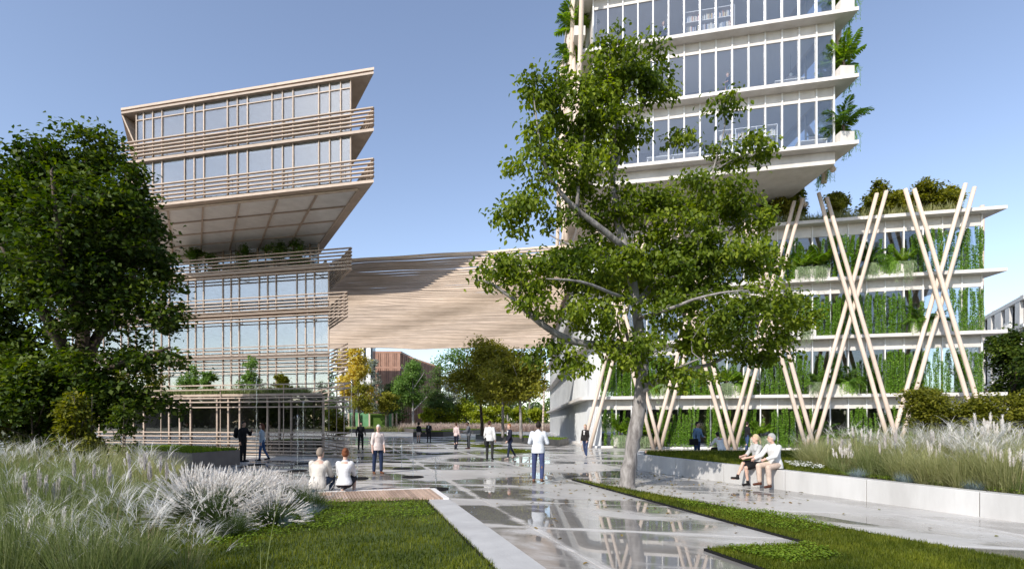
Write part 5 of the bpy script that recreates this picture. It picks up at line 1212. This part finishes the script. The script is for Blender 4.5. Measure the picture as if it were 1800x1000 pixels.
# ------------------------------------------------------------------ vines, palms and hanging plants on the planted block
def vine_mesh(h, seed):
    rs = np.random.default_rng(seed); n = int(210 * h); z = rs.uniform(.02, 1, n) * h; a = rs.uniform(0, 6.28, n); r = rs.uniform(.01, .062, n) * (1 - .55 * (z / h) ** 3)
    wob = .03 * np.sin(z * 3 + seed); c = np.column_stack([np.cos(a) * r + wob, np.sin(a) * r * .8, z])
    d = np.column_stack([np.cos(a), np.sin(a), rs.uniform(-.9, .3, n)]) + rs.normal(0, .35, (n, 3))
    v, f = leaves_at(c, d, np.column_stack([np.cos(a), np.sin(a), 0 * a + .9]) + rs.normal(0, .35, (n, 3)), rs.uniform(.06, .105, n), rs.uniform(.05, .085, n), .15, False)
    q = MB(); q.tube([(0, 0, 0), (.03, 0, h * .5), (0, 0, h * .97)], .012, 5); k = len(q.v)
    v = np.vstack([np.array(q.v), v]); 
    fq = [tuple(x) for x in q.f if len(x) == 4]; f = np.vstack([np.array(fq), f + k]); return arrmesh('climbing_vine', v, f, 'lf_vine')
VH = [.9, 1.3, 1.7, 2.0, 2.3, 2.5, 2.62, 2.7]
VM = [[vine_mesh(h, 50 + i * 3 + j) for j in range(2)] for i, h in enumerate(VH)]
rv = random.Random(3)
floors = [.12, 3.52, 7.18, 10.8]
# planters: (left px, right px, floor, kind of planting)
PLN = [(1396, 1456, 3, 'palm'), (1514, 1602, 3, 'mix'), (1600, 1668, 2, 'fern'), (1388, 1432, 2, 'hang'), (1420, 1508, 1, 'fern'), (1262, 1322, 1, 'palmhang'), (1138, 1180, 1, 'hang'), (1078, 1146, 0, 'palm'), (1318, 1352, 0, 'palmhang'), (1432, 1492, 0, 'fern'), (1180, 1230, 3, 'palm'), (1260, 1310, 2, 'mix')]
VPL = BA + NF * .34
def pxs(A, p): return CX + F * p.x / p.y
nv = 0
for k in range(4):
    for i in range(nb_):
        xb = pxs(None, BCL + U * (bw * (i + .5)))
        dens = rv.choice((4, 5, 5)) if (i * 7 + k * 3) % 6 else rv.choice((2, 3))
        if xb < 1345 and k > 1: dens = 1
        if xb > 1640: dens = 5
        for j in range(dens):
            p = BCL + U * (bw * (i + (j + rv.uniform(.25, .75)) / max(dens, 1))) + NF * rv.uniform(.22, .42); x = pxs(None, p)
            if any(a - 3 < x < b + 3 and fl_ == k and kd != 'hang' for a, b, fl_, kd in PLN) and rv.random() < .55: continue
            if nv >= 298: continue
            hi = 7 if k else 6; lo = (5 if x > 1640 else 4) if (i + k) % 4 else 2; h = rv.randint(lo, hi); nv += 1
            put('climbing_vine', VM[h][rv.randint(0, 1)], None, (p.x, p.y, floors[k]), UANG + rv.choice((0, math.pi)) + rv.uniform(-.2, .2), (rv.uniform(.9, 1.2),) * 2 + (rv.uniform(.92, 1.03),),
                label='slender green vine climbing a cable before the %s storey glass of the planted block' % ('ground', 'second', 'third', 'fourth')[k], cat='vine', group='vines climbing the %s storey' % ('ground', 'second', 'third', 'fourth')[k])
def frond_mesh(L, seed, arch=.9, leaf='lf_palm', nl=20, ll=.3, wd=.035):
    """one feather frond: arched midrib with paired leaflets, growing along +x"""
    rs = np.random.default_rng(seed); t = np.linspace(0, 1, 9); x = L * t * (1 - .18 * arch * t); z = L * (.75 * t - .75 * arch * t * t)
    rib = np.column_stack([x, np.zeros(9), z]); q = MB(); q.tube([Vector(p) for p in rib], list(.012 * (1 - .8 * t) * L), 4, False)
    tl = np.repeat(np.linspace(.12, 1, nl), 2); sd = np.tile([1, -1], nl)
    c = np.column_stack([np.interp(tl, t, x), np.zeros(2 * nl), np.interp(tl, t, z)])
    ln = ll * L * np.sin(np.pi * np.clip(tl * .82 + .12, 0, 1)) ** .7
    d = np.column_stack([.75 + 0 * tl, sd * .8, -.35 + rs.normal(0, .12, 2 * nl)]) + rs.normal(0, .08, (2 * nl, 3))
    v, f = leaves_at(c, d, np.tile([0, 0, 1.], (2 * nl, 1)), ln, np.full(2 * nl, wd * L * 1.25), .12, True)
    k = len(q.v); v = np.vstack([np.array(q.v), v]); f = np.vstack([np.array(q.f), f + k]); return arrmesh('frond', v, f, leaf)
FR = {k: [frond_mesh(L, s, a, lf, nl, ll, wd) for s in range(3)] for k, (L, a, lf, nl, ll, wd) in
      {'palm': (1.25, .75, 'lf_palm', 18, .34, .045), 'fern': (.9, 1.0, 'lf_fern', 16, .26, .05), 'date': (1.35, .95, 'lf_fern', 22, .26, .028), 'bright': (1.1, .45, 'lf_palm', 14, .30, .06)}.items()}
def palm(p, label, kind='palm', n=12, s=1.0, trunk=.35, group=None):
    t = thing('palm_plant' if kind != 'fern' else 'fern_plant', p, label, 'palm' if kind != 'fern' else 'fern', group)
    if trunk:
        q = MB(); q.tube([(0, 0, -.05), (.02, 0, trunk * s * .6), (0, .01, trunk * s)], [.07 * s, .055 * s, .06 * s], 8); put('stem', q.mesh('stem', 'bark_d', True), t, local=True)
    for i in range(n):
        a = i * 2.4 + rv.uniform(-.3, .3); el = rv.uniform(-.25, .55) if i % 3 else rv.uniform(.5, .95)
        put('frond', FR[kind][i % 3], t, (0, 0, trunk * s * .96), scale=(s * rv.uniform(.75, 1.1),) * 3, local=True, rot=(rv.uniform(-.2, .2), -el, a))
    return t
def hang_mesh(seed, L=1.0, w_=.5, n=46, leaf='lf_hang'):
    """trailing stems spilling over a planter edge towards -y and down"""
    rs = np.random.default_rng(seed); t = np.linspace(0, 1, 7); V = []; Fc = []; k = 0
    for i in range(n):
        ln = L * rs.uniform(.35, 1.0); x0 = rs.uniform(-w_ / 2, w_ / 2); ox = rs.normal(0, .16); oy = -rs.uniform(.06, .26)
        px_ = x0 + ox * np.minimum(1, t * 2); py_ = oy * np.minimum(1, t * 2.4) ** .7; pz = .16 * np.sin(np.minimum(1, t * 2.2) * math.pi * .9) - ln * np.clip(t - .25, 0, 1) * 1.33
        c = np.column_stack([px_, py_, pz]); wd = .022 * (1.15 - t); m = 14; tl = rs.uniform(.05, 1, m)
        P = np.column_stack([np.interp(tl, t, c[:, j]) for j in range(3)]); d = rs.normal(0, .6, (m, 3)); d[:, 2] -= .9
        v, f = leaves_at(P, d, np.tile([0, -1., .3], (m, 1)) + rs.normal(0, .3, (m, 3)), rs.uniform(.07, .15, m), rs.uniform(.018, .03, m), .05, False); V.append(v); Fc.append(f + k); k += len(v)
        sdv = np.array([1, 0, 0]) * wd[:, None] * .5; v = np.stack([c - sdv, c + sdv], 1).reshape(-1, 3); f = np.array([[2 * j, 2 * j + 1, 2 * j + 3, 2 * j + 2] for j in range(6)]); V.append(v); Fc.append(f + k); k += len(v)
    return arrmesh('trailing_stems', np.vstack(V), np.vstack(Fc), leaf)
HM = [hang_mesh(1, 1.25), hang_mesh(2, .85), hang_mesh(3, 1.0, .5, 60), hang_mesh(4, .75, .6, 60, 'lf_vine')]
def bushy(p, label, seed, r, leaf, group=None):
    rs = np.random.default_rng(seed); n = 420; d = rs.normal(0, 1, (n, 3)); d /= np.linalg.norm(d, axis=1)[:, None]; d[:, 2] = np.abs(d[:, 2]) * 1.15; c = d * r * rs.uniform(.35, 1, n)[:, None]
    v, f = leaves_at(c, d * .6 + rs.normal(0, .6, (n, 3)), rs.normal(0, .5, (n, 3)) + np.array([-.2, -.3, .7]), rs.uniform(.08, .17, n), rs.uniform(.05, .1, n), .15, False)
    t = thing('leafy_plant', p, label, 'plant', group); put('foliage', arrmesh('foliage', v, f, leaf), t, local=True)
    q = MB(); q.tube([(0, 0, -.1), (.02, 0, r * .6)], [.02, .01], 5); put('stem', q.mesh('stem', 'bark_d'), t, local=True); return t
FN = ('ground', 'second', 'third', 'fourth'); cnt = 0
for a, b, k, kd in PLN:
    zf = floors[k]; A, B = onplane(BA + NF * .30, a), onplane(BA + NF * .30, b); L = (B - A).length
    q = MB(); m = (A + B) / 2; hpl = .62
    for off, dd in ((NF * .23, (L, .05)), (NF * -.16, (L, .05))): q.box(m + off + ZZ * (zf + hpl / 2), (dd[0], dd[1], hpl), U)
    for e_, sg in ((A, 1), (B, -1)): q.box(e_ + U * sg * .025 + NF * .035 + ZZ * (zf + hpl / 2), (.05, .335, hpl), U)
    q.box(m + NF * .035 + ZZ * (zf + hpl * .45), (L - .11, .33, hpl * .85), U)
    q.build('planter_box', 'cream_conc', rb)
    n_ = max(1, int(L / .75)); cnt += 1
    where = 'planter on the %s storey of the planted block' % FN[k]
    for i in range(n_):
        p = A.lerp(B, (i + .5) / n_) + ZZ * (zf + hpl - .05); s = rv.uniform(.85, 1.15)
        g_ = 'plants in the %s storey planters' % FN[k]
        if kd in ('palm', 'palmhang') : palm(p, 'bright green palm in a ' + where, 'palm' if i % 2 else 'bright', 13, s, .35, g_)
        elif kd == 'fern': palm(p, 'dark arching fern in a ' + where, 'fern' if i % 2 else 'date', 15, s, .12, g_)
        elif kd == 'mix':
            if i % 3 == 0: palm(p, 'date palm in the long mixed ' + where, 'date', 13, s, .4, g_)
            elif i % 3 == 1: bushy(p, 'rounded leafy plant in the long mixed ' + where, 300 + cnt * 10 + i, .62, 'lf_vine', g_)
            else: palm(p, 'broad-leaved palm in the long mixed ' + where, 'bright', 12, s, .3, g_)
        else: bushy(p, 'low leafy plant in a ' + where, 300 + cnt * 10 + i, .4, 'lf_fern', g_)
        if kd != 'fern' or i % 2 == 0:
            hp = p + NF * .22 + ZZ * .06; t = thing('trailing_plant', hp, 'pale trailing plant spilling over a ' + where, 'plant', 'trailing plants of the %s storey' % FN[k], UANG, (1.15, 1.1, 1.05))
            put('trailing_stems', HM[(i + cnt) % 4], t, local=True, kind='stuff')
# tower corner planters
for z, kd, nm in ((20.85, 'bright', 'middle'), (17.2, 'date', 'lowest'), (24.5, 'fern', 'upper')):
    p = TR + NF * .12 + U * .52; q = MB(); c = Vector((p.x, p.y + .9, z + .36)); q.box(c, (.78, 2.3, .72)); q.build('planter_box', 'cream_conc', tw_)
    for j in range(3):
        pp = Vector((p.x, p.y + .1 + j * .8, z + .70))
        palm(pp, 'palm in the corner planter beside the tower\'s %s glass storey' % nm, kd if j != 1 else 'palm', 16, 1.25 if j == 0 else 1.0, .45, 'palms in the tower corner planters')
    hp = Vector((p.x + .38, p.y + .4, z + .66)); t = thing('trailing_plant', hp, 'green trailing plant below the tower\'s %s corner planter' % nm, 'plant', None, math.radians(90), (1.3, 1.2, 1.5))
    put('trailing_stems', HM[3], t, local=True, kind='stuff')
    hp = Vector((p.x + .2, p.y + 2.6, z - .25)); t = thing('trailing_plant', hp, 'dark hanging fern under the slab of the tower\'s %s corner planter' % nm, 'plant', None, math.radians(90), (1.5, 1.5, 1.2)); put('trailing_stems', HM[3], t, local=True, kind='stuff')
for i in range(15):
    z = (17.2, 20.85, 24.5, 28.15, 26.3)[i // 3]; p = Vector((TLf.x - (.72 if i < 9 else 1.0), 31.8 + (i % 3) * 3.0 + (i // 3) % 3, z))
    q = MB(); q.box(p + Vector((.25, .5, .3)), (.5 if i < 9 else .7, 1.6, .6)); q.build('planter_box', 'cream_conc', tw_)
    palm(p + Vector((.05, .5, .58)), 'palm between the timber poles on the tower\'s pole-clad side', ('palm', 'date', 'fern')[i % 3], 14, 1.25, .4, 'palms on the tower\'s pole-clad side')

# ------------------------------------------------------------------ ornamental grasses
def clump(kind, seed):
    """returns list of (part name, mesh) for one grass clump standing at the origin"""
    rs = np.random.default_rng(seed); parts = []
    def bl(n, L, W, lean, r, mat, seg=4, droop=.5, nm='blades'):
        a = rs.uniform(0, 6.28, n); rr = r * np.sqrt(rs.uniform(0, 1, n)); b = np.column_stack([np.cos(a) * rr, np.sin(a) * rr, np.zeros(n)])
        v, f, P = blades(b, rs.uniform(*L, n), rs.uniform(*W, n), np.clip(np.abs(rs.normal(lean[0], lean[1], n)), .03, 1.5), a + rs.normal(0, .5, n), seg, droop)
        parts.append((nm, arrmesh(nm, v, f, mat))); return P
    def plume(P, L, r, n, mat, nm='plumes', up=.0, tight=.45):
        tip = P[:, -1]; pre = P[:, -2]; d = tip - pre; d /= np.linalg.norm(d, axis=1)[:, None]; d[:, 2] += up; d /= np.linalg.norm(d, axis=1)[:, None]
        N = len(tip); i = np.repeat(np.arange(N), n); t = rs.uniform(0, 1, N * n); w_ = r * np.sin(np.pi * np.clip(t * .9 + .06, 0, 1)) ** .8
        ln = np.repeat(rs.uniform(.75, 1.2, N) * L, n); off = rs.normal(0, 1, (N * n, 3)); off /= np.linalg.norm(off, axis=1)[:, None]
        c = tip[i] + d[i] * (t * ln - ln * .25)[:, None] + off * (w_ * .35)[:, None]
        dd = d[i] * 1.3 + off * tight; v, f = leaves_at(c, dd, off + .01, ln * rs.uniform(.2, .34, N * n), w_ * .5 + .004, .0, False)
        parts.append((nm, arrmesh(nm, v, f, mat)))
    if kind == 'dome':       # fountain grass with a dome of white bottlebrush plumes
        bl(520, (.4, .72), (.006, .011), (.6, .35), .16, 'gr_deep'); 
        n_ = 260; a_ = rs.uniform(0, 6.28, n_); ln_ = np.arccos(rs.uniform(.18, 1, n_)); b_ = np.column_stack([np.cos(a_) * .06 * np.sin(ln_), np.sin(a_) * .06 * np.sin(ln_), np.zeros(n_) + .02])
        v, f, P = blades(b_, rs.uniform(.62, .74, n_), np.full(n_, .005), ln_, a_, 3, .12); parts.append(('stems', arrmesh('stems', v, f, 'gr_deep'))); plume(P, .23, .022, 20, 'gr_plume', tight=.16)
    if kind == 'dome_dark':
        bl(520, (.4, .75), (.006, .011), (.55, .3), .2, 'gr_deep'); P = bl(70, (.5, .8), (.004, .006), (.6, .35), .16, 'gr_deep', 3, .35, 'stems'); plume(P, .14, .014, 16, 'gr_spike')
    if kind == 'green':
        bl(420, (.8, 1.45), (.006, .013), (.35, .22), .28, 'gr_green', 5, .5)
    if kind == 'olive':
        bl(560, (.7, 1.3), (.007, .014), (.55, .3), .3, 'gr_olive', 5, .6); 
    if kind == 'silver':     # arching silver feather grass
        bl(200, (.5, 1.0), (.005, .010), (.4, .25), .2, 'gr_green', 4); P = bl(22, (.75, 1.25), (.005, .007), (.3, .22), .16, 'gr_stem', 4, .4, 'stems')
        m = 9; N = len(P); i = np.repeat(np.arange(N), m); f_ = rs.uniform(.55, 1, N * m)[:, None]; base = P[i, -2] * (1 - f_) + P[i, -1] * f_
        dv = (P[:, -1] - P[:, 0])[i]; az = np.arctan2(dv[:, 1], dv[:, 0]) + rs.normal(0, .7, N * m)
        v, f, _ = blades(base, rs.uniform(.25, .6, N * m), rs.uniform(.004, .008, N * m), rs.uniform(.75, 1.3, N * m), az, 5, .55); parts.append(('awns', arrmesh('awns', v, f, 'gr_silver')))
    if kind == 'pampas':
        bl(380, (.7, 1.2), (.008, .014), (.5, .28), .28, 'gr_olive', 5, .6); P = bl(8, (.95, 1.3), (.008, .011), (.12, .1), .2, 'gr_stem', 4, .3, 'stems'); plume(P, .30, .05, 70, 'gr_plume', up=.5)
    if kind == 'spike':
        bl(240, (.5, .9), (.006, .011), (.4, .25), .2, 'gr_green', 4); P = bl(4, (.7, 1.05), (.009, .012), (.06, .05), .22, 'gr_green', 3, .3, 'stems'); plume(P, .32, .04, 110, 'gr_spike', 'flower_spikes', .6)
    if kind == 'fescue':
        bl(520, (.16, .36), (.004, .007), (.7, .4), .15, 'gr_blue', 3, .4)
    if kind == 'white':
        bl(200, (.3, .6), (.006, .01), (.5, .3), .15, 'gr_green', 4); P = bl(7, (.5, .75), (.006, .008), (.12, .08), .12, 'gr_stem', 3, .3, 'stems'); plume(P, .26, .05, 60, 'gr_plume', up=.5)
    return parts
CLP = {k: [clump(k, 70 + i) for i in range(3)] for k in ('dome', 'dome_dark', 'green', 'olive', 'silver', 'pampas', 'spike', 'fescue', 'white')}
GN = {'dome': 'fountain_grass', 'dome_dark': 'fountain_grass', 'green': 'tall_grass', 'olive': 'meadow_grass_clump', 'silver': 'feather_grass', 'pampas': 'pampas_grass', 'spike': 'flowering_grass', 'fescue': 'fescue_tuft', 'white': 'plume_grass'}
GL = {'dome': 'fountain grass with a dome of white brush plumes', 'dome_dark': 'dark fountain grass with faint blush plumes', 'green': 'tall upright green grass clump', 'olive': 'arching olive-green grass clump', 'silver': 'feather grass with arching silver awns', 'pampas': 'pampas grass with upright creamy plumes', 'spike': 'grass clump with dense upright flower spikes', 'fescue': 'low blue-grey fescue tuft', 'white': 'small grass with pure white plumes'}
gi = 0
def plant_grass(kind, p, s, where, group):
    global gi; gi += 1
    t = thing(GN[kind], p, GL[kind] + ' ' + where, 'grass', group + ', ' + kind.replace('_', ' '), R.uniform(0, 6.28), (s, s, s * R.uniform(.92, 1.08)))
    for nm, me in CLP[kind][gi % 3]: put(nm, me, t, local=True, kind='stuff')
LB = 'in the bed beside the lawn and deck'
for kind, px, py, s in (('dome', 372, 925, 1.1), ('dome', 425, 900, 1.0), ('dome', 478, 926, .72), ('dome', 505, 884, .74), ('dome', 455, 880, .82), ('dome', 395, 900, .95), ('dome_dark', 545, 900, .85), ('dome_dark', 405, 945, .72), ('dome_dark', 525, 888, .7), ('fescue', 545, 905, .8), ('fescue', 500, 925, .7), ('fescue', 560, 898, .7), ('dome', 335, 905, 1.0),
                        ('silver', 190, 975, .8), ('silver', 265, 1000, .72), ('silver', 225, 1040, .7), ('silver', 330, 1020, .6), ('silver', 20, 1040, .7), ('silver', 262, 880, .95), ('silver', 40, 866, 1.0), ('silver', 95, 860, 1.0), ('silver', 0, 872, 1.0), ('silver', 130, 868, .9),
                        ('green', 40, 960, .95), ('green', 110, 960, .9), ('green', 0, 930, 1.0), ('green', 75, 1040, .8), ('green', 150, 1060, .7), ('green', 10, 1060, .8), ('green', 80, 910, 1.0), ('green', 160, 915, .9), ('green', 215, 930, .7), ('green', 215, 1050, .7),
                        ('olive', 165, 856, 1.15), ('olive', 205, 850, 1.1), ('olive', 130, 850, 1.15), ('olive', 235, 862, 1.0), ('olive', 60, 850, 1.2), ('olive', 0, 852, 1.2), ('olive', 290, 850, .8),
                        ('spike', 70, 965, .85), ('spike', 95, 955, .85), ('spike', 245, 905, .9), ('spike', 280, 908, .9), ('spike', 160, 930, .9), ('pampas', 240, 872, .75), ('silver', 15, 940, .8), ('silver', 70, 985, .7), ('white', 50, 920, .9), ('silver', 120, 905, .85), ('white', 110, 985, .7), ('silver', 130, 1050, .55), ('white', 20, 1045, .9), ('white', 195, 900, .9)):
    plant_grass(kind, G(px, py, .02), s, LB, 'grasses of the lawn bed')
RBD = 'in the raised bed behind the white wall'
rq = random.Random(12)
for kind, px, bk, s in (('fescue', 1508, .55, .8), ('white', 1478, 1.1, .85), ('spike', 1470, 1.6, .8), ('olive', 1450, 2.3, .85), ('olive', 1425, 3.2, .9), ('silver', 1412, 3.8, .8), ('green', 1530, 1.1, .75), ('olive', 1560, 1.5, .85), ('pampas', 1515, 2.2, .8), ('olive', 1500, 2.8, .95),
                        ('silver', 1525, 2.6, .85), ('olive', 1590, .85, .75), ('silver', 1560, 2.8, .95), ('olive', 1630, .7, .75), ('olive', 1655, .7, .72), ('silver', 1640, 1.6, .9), ('pampas', 1645, 1.8, .8), ('olive', 1600, 2.4, 1.0), ('silver', 1625, 2.7, .95), ('fescue', 1590, .45, .8),
                        ('silver', 1700, 1.0, .85), ('silver', 1722, 1.2, .9), ('olive', 1690, .6, .7), ('silver', 1715, 1.8, 1.0), ('olive', 1745, .75, .85), ('olive', 1775, .7, .8), ('white', 1760, .8, 1.0), ('white', 1790, .55, .9), ('pampas', 1720, 2.9, .9), ('olive', 1680, 2.6, 1.05), ('olive', 1740, 2.2, 1.0), ('silver', 1780, 2.0, .95),
                        ('pampas', 1760, 4.2, .9), ('olive', 1800, 1.4, .9), ('olive', 1820, 2.4, 1.0), ('olive', 1640, 4.0, 1.1), ('olive', 1580, 3.8, 1.0), ('olive', 1540, 4.0, 1.0), ('silver', 1480, 4.4, 1.0), ('olive', 1710, 4.6, 1.1), ('olive', 1770, 4.6, 1.1), ('spike', 1560, .9, .8), ('silver', 1585, 1.3, .75), ('green', 1660, 2.9, .9), ('silver', 1800, 3.4, 1.0),
                        ('pampas', 1740, 4.0, 1.0), ('fescue', 1712, .45, .8), ('silver', 1735, .9, .95), ('silver', 1708, 1.4, 1.0), ('silver', 1690, 1.8, .9), ('white', 1485, 1.0, .8), ('white', 1640, 1.2, .9), ('silver', 1600, 1.9, .95), ('silver', 1545, 3.2, 1.05), ('silver', 1770, 2.8, 1.05), ('silver', 1660, 3.4, 1.05), ('white', 1700, 2.2, .9)):
    plant_grass(kind, bedpt(px, bk), s, RBD, 'grasses of the raised bed')
gcv = [Vector((*p.xy, 0)) for p in (bedpt(1455, .5), bedpt(1950, .3), bedpt(1950, 3.5), bedpt(1440, 2.5))]
clover('ground_cover', gcv, .44, 9000, 260, 'low green ground cover at the foot of the grasses in the raised bed', 80, .4)

# a few tall blades in front, and fallen leaves under the big tree
for i, (px, py, L_, ln, az_) in enumerate(((466, 1015, 1.05, .16, .3), (512, 1010, .72, .42, .25), (458, 1040, .5, .05, 2))):
    v, f, _ = blades(np.array([tuple(G(px, py, .02))]), np.array([L_]), np.array([.011]), np.array([ln]), np.array([az_]), 6, .5)
    put('grass_blade', arrmesh('grass_blade', v, f, 'gr_green'), None, label=('tallest single grass blade rising from the lawn beside the white strip', 'leaning single grass blade rising from the lawn beside the white strip', 'short single grass blade rising from the lawn beside the white strip')[i], cat='grass')
n_ = 420; c = np.column_stack([NR.normal(3.6, 2.2, n_), NR.normal(14, 2.8, n_), np.full(n_, .012) + NR.uniform(0, .01, n_)]); c[:, 2] += np.where(inside(LAWN_R, c[:, 0], c[:, 1]), .06, 0); c = c[~inside(bed_poly, c[:, 0], c[:, 1])]
d = randdir(len(c)); d[:, 2] *= .1; v, f = leaves_at(c, d, np.tile([0, 0, 1.], (len(c), 1)) + NR.normal(0, .2, (len(c), 3)), NR.uniform(.06, .12, len(c)), NR.uniform(.035, .06, len(c)), .12, True)
put('fallen_leaves', arrmesh('fallen_leaves', v, f, leafmat('dry_leaves', [(.16, .10, .04), (.24, .17, .05), (.12, .13, .03)], .1)), None, label='scattered dry leaves lying on the ground under the big tree', cat='leaves', kind='stuff')

# ------------------------------------------------------------------ fountain jets and their drains
M['water'] = glassmat('spray', (.86, .88, .9), .28, .1)
drm = MB(); drm.tube([(0, 0, 0), (0, 0, .012)], [.30, .30], 28)
drn = drm.mesh('grate', 'black')
rim = MB(); n_ = 32
for r0, r1, z0, z1 in ((.29, .335, 0, .022),):
    vs_ = []; fs_ = []
    for i in range(n_):
        c, s = math.cos(2 * math.pi * i / n_), math.sin(2 * math.pi * i / n_); vs_ += [(c * r1, s * r1, z0), (c * r1, s * r1, z1), (c * r0, s * r0, z1), (c * r0, s * r0, z0)]
    for i in range(n_):
        a, b = i * 4, ((i + 1) % n_) * 4; fs_ += [(a, b, b + 1, a + 1), (a + 1, b + 1, b + 2, a + 2), (a + 2, b + 2, b + 3, a + 3)]
    rim.add(vs_, fs_)
rimm = rim.mesh('rim', 'black')
def jet(p, h, seed, label):
    t = thing('water_jet', p + ZZ * .03, label, 'fountain', 'fountain jets in the plaza'); rs = np.random.default_rng(seed)
    q = MB(); k = 22; q.tube([Vector((rs.normal(0, .006), rs.normal(0, .006), h * i / k)) for i in range(k + 1)], [.011 + .006 * abs(rs.normal()) for i in range(k + 1)], 5); put('water_column', q.mesh('water_column', 'water', True), t, local=True)
    n_ = 130; z = h * rs.uniform(.1, 1, n_) ** .6; r = np.abs(rs.normal(0, .05, n_)) + .07 * (z / h) ** 3; a = rs.uniform(0, 6.28, n_); V = []; Fc = []
    for i in range(n_):
        c = np.array([math.cos(a[i]) * r[i], math.sin(a[i]) * r[i], z[i]]); e = rs.uniform(.004, .010); V.append(c + e * np.array([[1, 0, 0], [-1, 0, 0], [0, 1, 0], [0, -1, 0], [0, 0, 1.8], [0, 0, -1.8]]))
        Fc.append(np.array([[0, 2, 4], [2, 1, 4], [1, 3, 4], [3, 0, 4], [2, 0, 5], [1, 2, 5], [3, 1, 5], [0, 3, 5]]) + i * 6)
    put('droplets', arrmesh('droplets', np.vstack(V), np.vstack(Fc), 'water'), t, local=True, kind='stuff')
JN = ('beside the couple at the podium', 'nearer the podium, behind the seated man in cream', 'nearer the deck, behind the seated man in cream', 'behind the seated woman, by the podium corner', 'just behind the seated woman on the deck', 'farthest back beside the white-haired woman', 'next to the boots of the white-haired woman', 'between the deck and the white-haired woman', 'at the deck corner')
for i, (px, py, top) in enumerate(((451, 816.5, 655), (533, 815, 700), (523, 827.5, 725), (618, 813, 660), (628, 841, 800), (692, 812, 768), (706, 823.6, 770), (726, 838.6, 775), (766, 860, 800))):
    p = G(px, py); s_ = F / p.y; t = thing('fountain_drain', p + ZZ * .002, 'round black fountain drain ' + JN[i], 'drain', 'fountain drains in the plaza')
    put('grate', drn, t, local=True); put('rim', rimm, t, local=True)
    jet(p, (py - top) / s_ * .95, 60 + i, 'thin fountain jet ' + JN[i])

# ------------------------------------------------------------------ settle the remeshed figures
dg = bpy.context.evaluated_depsgraph_get()
for o in REM:
    me = bpy.data.meshes.new_from_object(o.evaluated_get(dg)); me.name = o.name
    old = o.data; o.modifiers.clear(); o.data = me
    me.polygons.foreach_set('use_smooth', [True] * len(me.polygons))
    if not me.materials: me.materials.append(old.materials[0])
